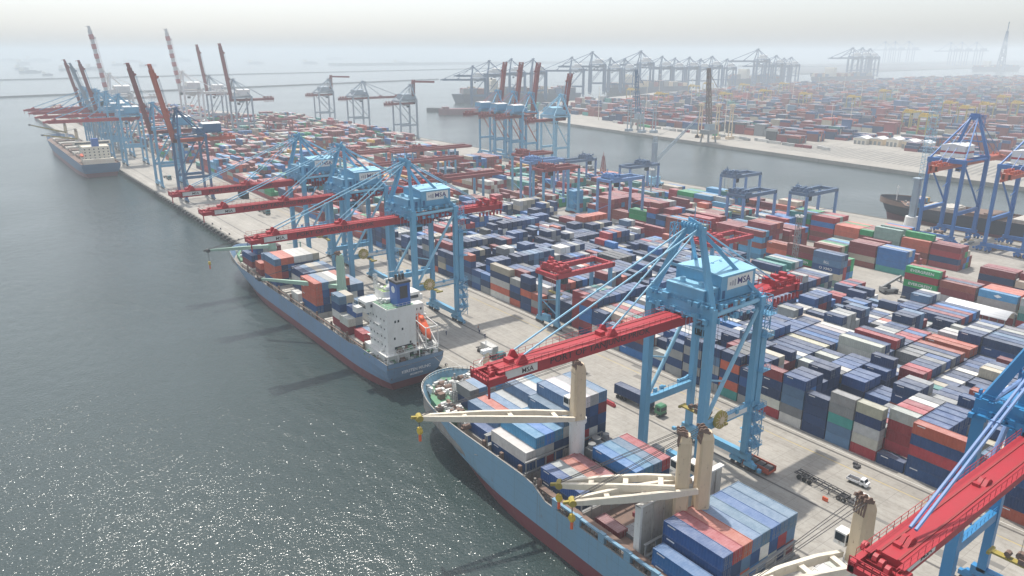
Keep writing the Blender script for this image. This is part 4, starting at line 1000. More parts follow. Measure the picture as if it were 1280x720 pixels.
# ================================================================ ship-to-shore cranes
def sts(label, X, Y, land=1, raised=0.0, mats=('crane_blue', 'red', 'crane_blue_light'), G=16, apex=56.5, zb=36.3, reach=47, rear=40, scale=1.0, detail=2, house='sign', fat=1.0, sv_stay=1.4, bw=1.2, brk=1.0, group='ship-to-shore cranes on the left quay', cat='quay crane', goose=False, apron=None, hsz=None):
    root = empty('quay_crane', (X, Y, 0), 0 if land > 0 else math.pi, label, cat, group)
    root.scale = (scale,)*3
    MC, MBm, ML = M[mats[0]], M[mats[1]], M[mats[2]]
    sv = 8.0
    for a in (0, G):   # sill beams + bogies
        b = MB(); b.beam((a, -sv-1.6, 3.4), (a, sv+1.6, 3.4), 1.3, 1.7); 
        sb = b.build('sill_beam', MC, root)
        for v in (-sv, sv):
            w = MB()
            for k in (-1, 1):
                w.cbox(a, v+k*1.9, 1.6, 0.9, 3.0, 0.9, 0); w.add([(a-.5, v+k*1.9-1.0, 2.0), (a+.5, v+k*1.9-1.0, 2.0), (a+.5, v+k*1.9+1.0, 2.0), (a-.5, v+k*1.9+1.0, 2.0), (a-.4, v+k*1.9-.4, 2.7), (a+.4, v+k*1.9-.4, 2.7), (a+.4, v+k*1.9+.4, 2.7), (a-.4, v+k*1.9+.4, 2.7)], [(4,5,6,7),(0,1,5,4),(1,2,6,5),(2,3,7,6),(3,0,4,7)], 0)
                for q in (-0.8, 0.8): w.cyl((a-0.25, v+k*1.9+q, 0.55), (a+0.25, v+k*1.9+q, 0.55), 0.5, n=10, m=1); w.cbox(a+0.6, v+k*1.9+q, 0.9, 0.5, 0.7, 0.6, 0)
            w.cbox(a, v+(4.3 if v > 0 else -4.3), 1.2, 0.7, 0.8, 0.8, 0)
            w.build('bogie', [MC, M['dark']], root)
    for a in (0, G):
        for v in (-sv, sv):
            b = MB(); b.beam((a, v, 3.6), (a, v, 40), (1.5 if a == 0 else 1.3)*fat, (1.7 if a == 0 else 1.4)*fat); b.build('leg', MC, root)
    for v in (-sv, sv):
        b = MB(); b.beam((0, v, 15.2), (G, v, 15.2), 1.1, 1.7)
        if detail > 1: b.rail((0.8, v-0.4, 16.05), (G-0.8, v-0.4, 16.05), 1.1, 1.5, 0.06)
        b.build('portal_beam', MC, root)
        b = MB()
        b.cyl((0.6, v, 16.2), (G-0.4, v, 38.6), 0.45, n=10); b.cyl((0.5, v, 26), (5.6, v, 24.4), 0.2, n=6)
        b.build('diagonal_brace', ML, root)
        b = MB(); b.cyl((0, v, 40.0), (G, v, 40.4), 0.5, n=10); b.build('tie_tube', ML, root)
    for a, dz in ((0, 0), (G, 0)):
        b = MB(); b.beam((a, -sv-0.9, 40.2), (a, sv+0.9, 40.2), 1.6, 2.6 if a == 0 else 2.0)
        if detail > 1: b.rail((a-0.9, -sv, 41.5), (a-0.9, sv, 41.5), 1.1, 1.2, 0.07); b.cbox(a-1.2, -5, 41.9, 0.8, 1.2, 1.0); b.cbox(a-1.2, 3, 41.9, 0.8, 1.6, 1.2); b.rail((a-1.6, -sv, 39.4), (a-1.6, sv, 39.4), 1.1, 1.2, 0.07); b.box(a-1.7, a-0.8, -sv, sv, 39.2, 39.4)
        b.build('cross_girder', MC, root)
    # main girder behind the hinge
    b = MB()
    for sgn in (-1, 1):
        b.box(-2, rear, sgn*bw-0.45, sgn*bw+0.45, zb, zb+2.3, 0); b.box(-2, rear, sgn*(bw+0.45) + (0.0 if sgn > 0 else -0.95), sgn*(bw+0.45) + (0.95 if sgn > 0 else 0), zb+1.9, zb+2.0, 0)
        if detail > 1: b.rail((-1, sgn*(bw+1.35), zb+2.0), (rear, sgn*(bw+1.35), zb+2.0), 1.1, 1.6, 0.07)
    b.box(-2, rear-1, -bw, bw, zb+2.15, zb+2.32, 0); b.box(rear-0.8, rear, -bw-1, bw+1, zb, zb+2.5, 0)
    for k in range(6): b.cbox(rear-1.5-k*1.6, (-1)**k*1.6, zb+3.0+0.3*(k % 2), 1.3, 1.6, 1.5, 0); b.beam((rear-1.5-k*1.6, 2.6, zb+2), (rear-1.5-k*1.6, 2.6, zb+4.0), 0.12, 0.12, 0)
    for k in range(7): b.cbox(rear-1.0-k*1.5, -(bw+1.2), zb-0.9, 0.5, 0.5, 1.4, 0)
    b.rail((rear-10, -bw-1.4, zb+2.2), (rear, -bw-1.4, zb+2.2), 1.4, 0.9, 0.1)
    b.build('rear_girder', MBm, root)
    # boom, hinged at a = -2
    bo = MB()
    if goose: L1 = reach*0.55
    bo.box(-reach+2, 0, -bw-0.45, bw+0.45, 0.35, 2.5, 0); bo.box(-reach+2, 0, -bw-0.45, -bw+0.45, 0, 0.35, 0); bo.box(-reach+2, 0, bw-0.45, bw+0.45, 0, 0.35, 0)
    for sgn in (-1, 1):
        yy = sgn*(bw+0.8); bo.box(-reach+1, 0, yy-0.35, yy+0.35, 2.35, 2.43, 0)
        bo.box(-reach+2, 0, sgn*bw-0.12, sgn*bw+0.12, 2.5, 2.62, 1)
    for a, hgt in ((-reach*0.40, 1.6*brk), (-reach*0.86, 1.8*brk)):
        for sgn in (-1, 1): bo.add([(a-1.4, sgn*sv_stay-.25, 2.3), (a+1.4, sgn*sv_stay-.25, 2.3), (a+.3, sgn*sv_stay-.25, 2.3+hgt), (a-.3, sgn*sv_stay-.25, 2.3+hgt), (a-1.4, sgn*sv_stay+.25, 2.3), (a+1.4, sgn*sv_stay+.25, 2.3), (a+.3, sgn*sv_stay+.25, 2.3+hgt), (a-.3, sgn*sv_stay+.25, 2.3+hgt)], [(3,2,1,0),(4,5,6,7),(0,1,5,4),(1,2,6,5),(2,3,7,6),(3,0,4,7)], 0)
        bo.cbox(a-1.6, 0.3, 2.5+0.4*brk, 1.2*brk, 1.6*brk, 0.8*brk, 0)
    bo.box(-reach-1.4, -reach+2, -bw-1.6, -bw-0.9, 0.6, 1.9, 0); bo.box(-reach-1.4, -reach+2, bw+0.9, bw+1.6, 0.6, 1.9, 0)
    for k in range(4): bo.box(-reach-1.4+k*1.1, -reach-0.9+k*1.1, -bw-1.5, bw+1.5, 0.7, 1.5, 0)
    for k in range(5): bo.cyl((-reach+0.5+k*0.5, -bw+k*0.9, 1.8), (-reach+0.5+k*0.5, -bw+0.5+k*0.9, 1.8), 0.6, n=8, m=0)
    bo.beam((-reach-1.2, -bw-1.3, -1.6), (-reach-1.2, -bw-1.3, 0.8), 0.3, 0.3, 0)
    bm = bo.build('boom', [MBm, M['red_dark'] if mats[1] == 'red' else MBm], root)
    bm.location = (-2, 0, zb); bm.rotation_euler = (0, raised, 0)
    if detail > 1:
        r = MB()
        for sgn in (-1, 1):
            yy = sgn*(bw+1.1); r.rail((-reach-1, yy, 2.43), (0, yy, 2.43), 1.1, 1.6, 0.05)
        r.rail((-reach-1.4, -bw-1.5, 1.5), (-reach-1.4, bw+1.5, 1.5), 1.1, 0.8, 0.1)
        r.build('boom_railing', MBm, bm)
        p = MB(); p.box(-reach+2.8, -reach+9.8, -bw-0.50, -bw-0.45, 0.5, 2.0); p.build('sign_board', M['letter_grey' if False else 'white'], bm)
        text_mesh('HUB', 1.05, 'lettering', M['letter_teal'], bm, (-reach+4.6, -bw-0.52, 1.12), (math.pi/2, 0, 0), 0.01, 1.1) if False else None
        text_mesh('MSA', 1.25, 'lettering', M['letter_dark'], bm, (-reach+7.6, -bw-0.52, 1.12), (math.pi/2, 0, 0), 0.01, 1.1)
    # A-frame
    apx = 2.5
    b = MB()
    for sgn in (-1, 1):
        b.beam((0.1, sgn*sv, 41), (apx, sgn*1.9, apex-0.6), 1.1, 1.5, 0, 0.9, 1.1); b.beam((G, sgn*sv, 41), (apx+0.6, sgn*1.6, apex-1.0), 0.55, 0.75)
    b.cbox(apx, 0, apex-0.8, 1.5, 5.2, 1.8); b.beam((1.2, -5.2, 48), (1.2, 5.2, 48), 0.5, 0.5)
    b.build('apex_frame', MC, root)
    b = MB()
    for k in range(7): b.cbox(apx-1.2+0.45*k, -2.4+0.8*k, apex+0.6, 0.35, 0.6, 1.3); b.cyl((apx-0.6, -2.5+k*0.8, apex+0.2), (apx-0.6, -2.2+k*0.8, apex+0.2), 0.6, n=8)
    b.rail((apx-1.8, -2.8, apex), (apx-1.8, 2.8, apex), 1.2, 0.8, 0.09); b.rail((apx+1.6, -2.8, apex), (apx+1.6, 2.8, apex), 1.2, 0.8, 0.09); b.beam((apx, 0, apex), (apx, 0, apex+4), 0.12, 0.12)
    b.lattice((apx-2.2, 3.2, apex-6), (apx-2.2, 3.2, apex+0.5), 1.2, 5, 0.09)
    b.build('apex_platform', MC, root)
    if detail > 1:
        q = MB(); rnd = random.Random(int(Y))
        for k in range(46): q.cbox(rnd.uniform(-1.5, G+1), rnd.choice((-sv-0.9, sv+0.9))+rnd.uniform(-.2, .2), rnd.choice((16.3, 39.0, 41.8)), rnd.uniform(.3, 1.0), rnd.uniform(.3, .7), rnd.uniform(.4, 1.3), 0)
        for k in range(26): q.cbox(rnd.uniform(-1.8, -0.9), rnd.uniform(-sv, sv), rnd.choice((39.8, 41.9, 38.8)), rnd.uniform(.3, .9), rnd.uniform(.3, 1.2), rnd.uniform(.4, 1.1), 0)
        for k in range(30): q.cbox(rnd.uniform(1.5, G), rnd.uniform(-sv, -sv+1.5), 41.4, rnd.uniform(.3, 1.0), rnd.uniform(.3, .8), rnd.uniform(.4, 1.2), rnd.choice((0, 0, 1)))
        for a in (0, G):
            for v in (-sv, sv):
                for o_ in (-0.25, 0.25): q.beam((a+0.95, v+o_, 5), (a+0.95, v+o_, 38), 0.06, 0.06)
                for z in range(6, 38): q.beam((a+0.95, v-0.25, z), (a+0.95, v+0.25, z), 0.05, 0.05)
        q.box(-0.7, 0.7, -4.5, 0.5, 4.3, 6.4, 0); q.box(-0.72, 0.72, 2.0, 4.6, 4.3, 5.8, 1)
        q.box(-2.0, G+1.6, -3.6, -3.2, zb+2.6, zb+2.75, 0); q.box(-2.0, G+1.6, 3.2, 3.6, zb+2.6, zb+2.75, 0)
        for k in range(16): q.beam((-2+k*1.2, -3.4, zb-1.6), (-2+k*1.2, -3.4, zb+2.7), 0.08, 0.08)
        q.build('fittings', [MC, M['steel']], root)
    # stays
    ca, sa = math.cos(raised), math.sin(raised)
    def bp(a, v, z):   # point on the boom (a measured from the hinge)
        return (-2 + a*ca + z*sa, v, zb - a*sa + z*ca)
    b = MB()
    if raised < 0.2:
        for a in ((-reach*0.40, -reach*0.86) if brk == 1.0 else (-reach*0.84,)):
            for v in (-sv_stay, sv_stay):
                P = Vector((apx-0.3, v, apex-0.3)); Q = Vector(bp(a, v, 3.8)); b.cyl(P, Q, 0.18*fat if sv_stay > 1 else 0.22, n=6)
                m_ = P.lerp(Q, 0.55); b.cbox(m_.x, m_.y, m_.z, 0.5, 0.4, 0.5)
    else:
        for v in (-1.5, 1.5):
            P = Vector((apx-0.3, v, apex-0.3)); Q = Vector(bp(-reach*0.40, v, 3.8)); Q2 = Vector(bp(-reach*0.86, v, 3.8)); k = Vector(bp(-reach*0.22, v, 5.5))
            b.cyl(P, k, 0.15, n=5); b.cyl(k, Q, 0.15, n=5); b.cyl(Q, Q2, 0.12, n=5)
    b.build('forestay', ML, root)
    b = MB()
    for v in (-1.7, 1.7): b.cyl((apx+0.3, v, apex-0.3), (rear-7, v, zb+2.4), 0.18, n=6)
    b.build('backstay', ML, root)
    # machinery house
    hz0 = 41.9; h = MB()
    a0, a1, v0, v1 = hsz or (4.2, 15.3, -6.6, 5.2)
    hh = 5.2; mid = (v0+v1)/2
    h.box(a0, a1, v0, v1, hz0, hz0+hh, 0)
    h.add([(a0-.2, v0-.2, hz0+hh), (a1+.2, v0-.2, hz0+hh), (a1+.2, v1+.2, hz0+hh), (a0-.2, v1+.2, hz0+hh), (a0-.2, mid, hz0+hh+0.8), (a1+.2, mid, hz0+hh+0.8)], [(0,1,5,4), (2,3,4,5), (0,4,3), (1,2,5), (3,2,1,0)], 1)
    h.box(a0-4.6, a0, v0+0.6, v1-1.5, hz0-0.2, hz0+2.7, 0); h.box(a0-4.7, a0, v0+0.5, v1-1.4, hz0+2.7, hz0+2.85, 1)
    if detail > 1:
        for k in range(4): h.box(a0+1.5+k*2.6, a0+1.9+k*2.6, mid-0.2, mid+0.2, hz0+hh+0.8, hz0+hh+1.0, 1)
        h.cyl((a0-2.5, v0+3, hz0+2.85), (a0-2.5, v0+3, hz0+3.8), 0.6, n=10, m=1); h.cyl((a0-2.5, v1-4, hz0+2.85), (a0-2.5, v1-4, hz0+3.8), 0.6, n=10, m=1)
    h.box(a0-5, a1+1.5, v0-1.3, v1+1.3, hz0-0.35, hz0-0.2, 0)
    hm = h.build('machinery_house', [MC if house == 'sign' else M['crane_white'] if house in ('white', 'striped') else MC, ML if house == 'sign' else M['crane_white']], root)
    if detail > 1:
        r = MB(); r.rail((a0-5, v0-1.2, hz0-0.2), (a1+1.4, v0-1.2, hz0-0.2), 1.1, 1.3, 0.07); r.rail((a0-5, v0-1.2, hz0-0.2), (a0-5, v1+1.2, hz0-0.2), 1.1, 1.3, 0.07); r.build('walkway_railing', MC, hm)
        d = MB(); d.box(a0+0.5, a0+1.4, v0-0.04, v0, hz0+0.1, hz0+2.1); d.box(a0-2.0, a0-1.1, v0+0.56, v0+0.6, hz0, hz0+1.9); d.build('door', M['crane_navy'], hm)
    if house == 'sign':
        p = MB(); p.box(a0+1.9, a1-0.9, v0-0.07, v0, hz0+2.0, hz0+4.7); sg = p.build('sign_board', M['white'], hm)
        text_mesh('MSA', 2.0, 'lettering', M['letter_navy'], sg, (a1-3.9, v0-0.09, hz0+3.35), (math.pi/2, 0, 0), 0.01, 1.15)
        p = MB(); 
        for k, xx in enumerate((0, 0.75, 1.5)): p.box(a0+2.6+xx, a0+3.1+xx, v0-0.09, v0-0.075, hz0+2.9-0.15*k, hz0+3.6+0.2*k)
        p.build('emblem', M['letter_grey'], sg)
    if house == 'striped' or house == 'white':
        p = MB(); p.box(a0-0.05, a1+0.05, v0-0.06, v1+0.06, hz0+1.6, hz0+2.5); p.box(a0-4.66, a0, v0+0.55, v1-1.45, hz0+0.9, hz0+1.5)
        if house == 'striped': p.build('stripe', M['red'], hm)
    # trolley, cab and spreader
    tr = MB(); ta = 9.0; tr.cbox(ta, 0, zb-0.2, 5.0, 4.6, 0.7, 0); tr.cbox(ta, 0, zb-0.9, 3.6, 3.0, 0.8, 0)
    t_ = tr.build('trolley', M['red_dark'] if mats[1] == 'red' else MC, root)
    k = MB(); k.cbox(ta-4.0, -2.2, zb-2.1, 2.4, 2.2, 2.5, 0); k.cbox(ta-4.0, -2.2, zb-2.3, 2.48, 1.8, 1.4, 1); k.cbox(ta-4.0, -2.2, zb-2.3, 2.0, 2.28, 1.4, 1)
    k.build('operator_cab', [MC, M['glass']], t_)
    if detail > 1:
        spz = 11.5; s = MB(); sa_ = ta+1.5
        s.box(sa_-0.6, sa_+0.6, -6.1, 6.1, spz, spz+0.35, 0); s.box(sa_-1.2, sa_+1.2, -6.1, -5.6, spz-0.1, spz+0.4, 0); s.box(sa_-1.2, sa_+1.2, 5.6, 6.1, spz-0.1, spz+0.4, 0)
        s.cbox(sa_, 0, spz+0.9, 1.8, 3.4, 0.9, 1); s.cyl((sa_-0.5, -1.6, spz+1.6), (sa_+0.5, -1.6, spz+1.6), 0.7, n=10, m=1); s.cyl((sa_-0.5, 1.6, spz+1.6), (sa_+0.5, 1.6, spz+1.6), 0.7, n=10, m=1); s.cyl((sa_-.5, 3.4, spz+1), (sa_+.5, 3.4, spz+1), 0.5, n=8, m=1)
        sp = s.build('spreader', [M['olive'], M['deck_brown']], root)
        w = MB()
        for i in (-0.9, 0.9):
            for j in (-1.6, 1.6): w.beam((sa_+i, j, spz+1.8), (sa_+i, j*0.9, zb-1), 0.05, 0.05)
        w.build('wire_ropes', M['dark'], sp)
        # lift shaft, stair tower, reel
        st = MB(); a_ = G+1.6; v_ = -sv
        st.box(G+0.8, G+2.6, v_-0.9, v_+0.9, 15.6, 33, 0)
        for z in (5.5, 9.0, 12.4, 15.2, 24.0, 32.0, 37.0):
            st.box(G+0.4, G+3.6, v_-2.1, v_+2.0, z, z+0.12, 0); st.rail((G+3.5, v_-2.0, z), (G+3.5, v_+2.0, z), 1.1, 1.0, 0.07); st.rail((G+0.5, v_-2.0, z), (G+3.5, v_-2.0, z), 1.1, 1.0, 0.07)
        for z, z2 in ((2.5, 5.5), (5.5, 9.0), (9.0, 12.4), (12.4, 15.2)):
            fl = 1 if int(z) % 2 else -1; st.beam((G+2.6, v_-1.8*fl, z), (G+2.6, v_+1.8*fl, z2), 0.9, 0.15); st.beam((G+3.1, v_-1.8*fl, z+1), (G+3.1, v_+1.8*fl, z2+1), 0.07, 0.07)
        st.lattice((G+2.0, v_, 2.5), (G+2.0, v_, 15.6), 2.8, 7, 0.1); st.lattice((G+2.0, v_, 33), (G+2.0, v_, 41), 2.0, 4, 0.1)
        st.build('stair_tower', MC, root)
        cr = MB(); cr.cyl((4.6, -sv-0.75, 16.2), (4.6, -sv-1.45, 16.2), 2.0, n=28, m=0)
        cr.cyl((4.6, -sv-1.45, 16.2), (4.6, -sv-1.6, 16.2), 0.8, n=14, m=1)
        for k in range(12): t = k*math.pi/6; cr.beam((4.6+0.8*math.cos(t), -sv-1.5, 16.2+0.8*math.sin(t)), (4.6+1.95*math.cos(t), -sv-1.5, 16.2+1.95*math.sin(t)), 0.1, 0.14, 1)
        cr.build('cable_reel', [M['olive'], M['cream']], root)
        sg = MB(); sg.box(6.8, 14.5, -sv-0.62, -sv-0.56, 14.8, 15.9); sg.build('sign_board', M['white'], root)
    return root
crane1 = sts('light blue quay crane with lettered red boom over the near ship, nearest fully visible one', 114.5, 94.2)
# its own boom lettering
bm1 = [c for c in ALLKIDS[crane1.name] if c.name.startswith('boom')][0]
text_mesh('PORT OF TANJUNG PRIOK', 1.75, 'lettering', M['letter_dark'], bm1, (-21.5, -1.68, 1.3), (math.pi/2, 0, 0), 0.01, 1.22)
def clone(o, X, Y, label, group=None):
    c = copy_tree(o); c.location = (X, Y, 0); tag(c, label, None, group); return c
clone(crane1, 114.5, 213, 'light blue quay crane standing over the superstructure of the feeder ship')
clone(crane1, 114.5, 262, 'light blue quay crane over the middle of the feeder ship, second behind its superstructure')
clone(crane1, 114.5, 304, 'light blue quay crane at the feeder ship bow, dark container under its boom')
c0 = sts('deep blue quay crane with broad red boom cut off by the right edge', 114.5, 28.7, mats=('crane_blue_deep', 'red', 'stay_blue'), reach=42.5, bw=1.0, sv_stay=0.3, brk=0.5)
# cranes with raised orange-red booms
cB = sts('navy quay crane with raised orange red boom and navy house, nearer of the pair', 112.5, 497, raised=R(80), mats=('crane_navy', 'red_orange', 'crane_navy'), detail=1, house='plain', reach=46, hsz=(16, 27, -5, 5), rear=36)
cB2 = sts('blue quay crane with raised red boom standing left of the dark blue one', 112.5, 560, raised=R(80), mats=('crane_blue', 'maroon', 'crane_blue'), detail=1, house='plain', reach=46, hsz=(14, 25, -5, 5), rear=36)
# far group on the left quay
cF = sts('hazy blue crane with lowered red boom over the far ship, nearer lowered one', 114.5, 690, mats=('crane_blue', 'red', 'crane_blue'), detail=1, house='plain', reach=50)
clone(cF, 114.5, 745, 'hazy blue crane with lowered red boom over the far ship, farther lowered one')
for i, (y, lb) in enumerate(((660, 'hazy blue quay crane with raised boom just behind the nearer lowered boom'), (712, 'hazy blue quay crane with raised boom between the two lowered booms'))):
    pass
clone(cB2, 112.5, 860, 'farthest blue quay crane, raised red boom leaning left of the far crane group')
clone(cF, 114.5, 800, 'hazy blue quay crane near the bow of the far ship')
clone(cF, 114.5, 845, 'hazy blue quay crane with lowered boom beyond the bow of the far ship')
clone(cB2, 112.5, 770, 'hazy blue quay crane with raised red boom within the dense far group')
cG = sts('slim grey quay crane with open raised boom at the far left group', 112, 800, raised=R(76), mats=('crane_grey', 'crane_grey', 'crane_grey'), detail=1, house='white', reach=44)
# tall white cranes with red and white booms
def tall(X, Y, label, s=1.22):
    r = sts(label, X, Y, raised=R(84), mats=('crane_white', 'crane_white', 'crane_white'), detail=1, house='white', reach=56, scale=s, group='tall white cranes with red and white booms')
    bm = [c for c in ALLKIDS[r.name] if c.name.startswith('boom')][0]
    for k in range(6):
        b = MB(); b.box(-14-k*7.4, -10.3-k*7.4, -2.5, 2.5, -0.1, 2.6); b.build('red_band', M['pale_red'], bm)
    return r
tall(136, 850, 'tall white quay crane with raised red and white striped boom, left of the two')
tall(218, 903, 'tall white quay crane with raised red and white striped boom, right of the two')
# right quay of the peninsula (booms towards the basin)
GR = 'cranes along the basin quay'
rq = sts('blue crane with raised red double boom at the basin quay, leftmost of three', 407, 560, land=-1, raised=R(82), mats=('crane_blue', 'maroon', 'red_orange'), detail=1, house='plain', hsz=(12, 23, -5, 5), rear=38, group=GR, reach=44)
clone(rq, 407, 536, 'blue crane with raised red double boom at the basin quay, middle of three', GR)
clone(rq, 407, 512, 'blue crane with raised red double boom at the basin quay, rightmost of three', GR)
rq4 = sts('blue quay crane with looped maroon raised boom, standing apart right of the three red ones', 407, 471, land=-1, raised=R(80), mats=('crane_blue_light', 'maroon', 'crane_blue_light'), detail=1, house='sign', rear=38, reach=36, group=GR)
def goose_crane(Y, label, up=True, src=None):
    r = sts(label, 407, Y, land=-1, raised=R(88) if up else 0.0, mats=('crane_grey', 'maroon', 'crane_grey'), detail=1, house='sign', reach=24 if up else 46, rear=34, group=GR, G=20)
    if up:
        bm = [c for c in ALLKIDS[r.name] if c.name.startswith('boom')][0]
        b = MB(); b.box(-24.5, -22.5, -1.8, 1.8, -24, 1.5); b.build('folded_boom_tip', M['maroon'], bm)
    return r
goose_crane(931, 'grey crane with folded maroon boom by the basin, farthest of three grey')
goose_crane(832, 'grey quay crane with lowered boom on the basin side, middle of the three grey ones', False)
goose_crane(718, 'grey crane with folded maroon boom by the basin, nearest of three grey')
rc = sts('royal blue quay crane with red striped white house over the black hulled ship', 407, 159, land=-1, mats=('crane_royal', 'red_orange', 'crane_royal'), detail=1, house='striped', apex=60, hsz=(11, 21, -5.5, 5.5), G=25, reach=34, rear=38, group=GR)
clone(rc, 407, 128, 'royal blue crane with red striped white house cut by the right edge', GR)
# two far frames behind (open A frame booms)
gA = sts('far grey red crane with ladder like raised boom, left of the pair', 407, 930, land=1, raised=R(84), mats=('crane_grey', 'maroon', 'crane_grey'), detail=1, house='white', reach=52, scale=1.1, group='far cranes with ladder like raised booms')
gA.location = (262, 960, 0)
gB = clone(gA, 248, 822, 'far grey red crane with ladder like raised boom, right of the pair', 'far cranes with ladder like raised booms')
# ================================================================ yard gantries
def gantry(label, x0, y0, span, base, h, mats=('crane_blue', 'red'), cat='yard crane', group='yard gantry cranes', cant=0, detail=2, trolley=0.2, rz=0):
    root = empty('yard_gantry_crane', (x0, y0, 0), rz, label, cat, group); MC, MT = M[mats[0]], M[mats[1]]
    for a in (0, span):
        b = MB(); b.beam((a, -base/2-1.2, 2.0), (a, base/2+1.2, 2.0), 0.9, 1.1)
        if detail > 1: b.cbox(a-0.9 if a == 0 else a+0.9, 0, 3.3, 1.2, 3.4, 2.2)
        b.build('sill_beam', MC, root)
        for v in (-base/2, base/2):
            l = MB(); l.beam((a, v, 2.3), (a, v, h), 0.85, 1.3); l.build('leg', MC, root)
            w = MB()
            for q in (-1.6, -0.5, 0.5, 1.6): w.cyl((a-0.3, v+q, 0.55), (a+0.3, v+q, 0.55), 0.52, n=10, m=1)
            w.cbox(a, v, 1.3, 0.8, 3.6, 0.6, 0); w.build('bogie', [MC, M['dark']], root)
        d = MB(); d.beam((a, -base/2, 5), (a, base/2, 9), 0.3, 0.3); d.beam((a, -base/2, h*0.6), (a, base/2, h*0.45), 0.25, 0.25); d.build('diagonal_brace', MC, root)
    for v in (-base/2, base/2):
        b = MB(); b.box(-cant, span+cant, v-0.6, v+0.6, h, h+1.7); b.rail((-cant, v-0.7, h+1.7), (span+cant, v-0.7, h+1.7), 1.1, 2.0, 0.08); b.build('top_girder', MT, root)
    for a in (-cant, span+cant): MB().box(a-0.5, a+0.5, -base/2-0.6, base/2+0.6, h+0.1, h+1.5).build('end_tie', MT, root)
    t = MB(); ta = span*trolley; t.cbox(ta, 0, h+2.2, 5.5, base+0.6, 0.8)
    for k in range(9): t.cbox(ta-2.2+(k % 3)*2.0, -base/3+(k//3)*base/3, h+3.2, 1.2, 1.6, 1.4+0.4*(k % 2))
    rr = random.Random(int(x0*7+y0))
    for k in range(22): t.cbox(ta+rr.uniform(-2.6, 3.4), rr.uniform(-base/2, base/2), h+rr.uniform(0.2, 4.2), rr.uniform(.5, 1.6), rr.uniform(.5, 1.6), rr.uniform(.4, 1.4))
    t.rail((ta-2.7, -base/2-0.4, h+2.6), (ta-2.7, base/2+0.4, h+2.6), 1.3, 1.0, 0.1); t.beam((ta, base/3, h+3), (ta, base/3, h+6), 0.3, 0.3)
    tr = t.build('trolley', MT, root)
    k = MB(); k.cbox(ta+1, -base/3, h-1.4, 2.0, 2.0, 2.4); k.build('operator_cab', M['glass'], tr)
    if detail > 1:
        s = MB(); s.box(ta-0.6, ta+0.6, -3.05, 3.05, h*0.62, h*0.62+0.4)
        for i in (-0.5, 0.5):
            for j in (-1.6, 1.6): s.beam((ta+i, j, h*0.62), (ta+i, j, h+2), 0.06, 0.06)
        s.build('spreader', M['olive'], root)
    return root
gantry('red topped yard gantry on light blue legs over the front container rows', 153.6, 183, 24, 9.5, 18.0, ('crane_blue', 'red'), cant=1.2, trolley=0.12)
gantry('second red topped gantry behind the nearest quay crane, among the inner rows', 230, 180, 24, 9, 17.5, ('crane_blue', 'red'), cant=1)
gm = ('crane_grey', 'crane_grey')
for (x, y, sp, lb) in ((306, 222, 26, 'blue grey gantry with cluttered trolley, left of the two near the basin corner'), (335, 206, 27, 'blue grey gantry by the tall lattice mast, right of the two near the basin corner'), (352, 262, 24, 'blue grey gantry farther back behind the pair near the basin corner')):
    gantry(lb, x, y, sp, 9.5, 21.5, ('gantry_blue', 'gantry_slate'), trolley=0.12)
gantry('grey blue gantry with dark trolley beside the sand coloured quay apron', 338, 330, 26, 9, 20, ('gantry_blue', 'gantry_slate'), detail=1, trolley=0.6)
gantry('grey blue gantry just left of the one beside the sand coloured apron', 322, 372, 26, 9, 20, ('gantry_blue', 'gantry_slate'), detail=1, trolley=0.8)
gantry('tall blue legged gantry pair leg, nearest of the row of tall yard gantries', 262, 270, 24, 9, 27, ('gantry_blue', 'gantry_blue'), detail=1, cant=0)
gantry('tall blue legged yard gantry with red beam, middle of the tall row', 258, 318, 26, 9, 27, ('crane_blue', 'maroon'), detail=1)
gantry('tall blue legged yard gantry with pale beam behind the red beamed one', 270, 345, 26, 9, 27, ('gantry_blue', 'gantry_blue'), detail=1)
gantry('tall blue yard gantry farthest of the tall row', 290, 380, 26, 9, 26, ('crane_blue', 'maroon'), detail=1)
for i, (x, y, lb) in enumerate(((205, 352, 'long red beamed yard gantry left of the tall blue row'), (222, 420, 'hazy long red beamed yard gantry in the middle of the far yard'), (215, 480, 'hazy long red beamed yard gantry farther up the yard'), (262, 470, 'hazy red beamed gantry on the right half of the far yard'))):
    gantry(lb, x, y, 36, 9, 22, ('crane_blue', 'maroon'), detail=1, cant=14)
for i, (x, y) in enumerate(((250, 860), (275, 800))):
    gantry('small maroon gantry %s of two at the far yard end' % ('left', 'right')[i], x, y, 26, 9, 20, ('maroon', 'maroon'), detail=1)
# lattice mast with floodlights
def mast(label, x, y, h, w=1.6, lat=True, mat='steel', group='floodlight masts'):
    b = MB()
    if lat: b.lattice((x, y, 0), (x, y, h), w, int(h/2.2), 0.12)
    else: b.cyl((x, y, 0), (x, y, h), 0.55, 0.25, 8)
    r = empty('floodlight_mast', (x, y, 0), 0, label, 'light mast', group); WORLDROOTS.add(r.name)
    b.build('mast', M[mat], r)
    c = MB()
    for i in range(6):
        t = i*math.pi/3; c.cbox(x+1.3*math.cos(t), y+1.3*math.sin(t), h-0.3, 0.7, 0.7, 0.6)
    c.cyl((x, y, h-0.8), (x, y, h-0.5), 1.5, n=12); c.build('floodlight', M['white'], r); return r
mast('grey lattice floodlight mast beside the tall blue container stack', 270, 164.5, 27)
for (px_x, y, h, lb) in ((330, 300, 24, 'thin mast near the basin corner of the inner block'), (400, 300, 16, 'short mast on the basin edge')):
    mast(lb, px_x, y, h, 1.2, False, 'crane_grey')
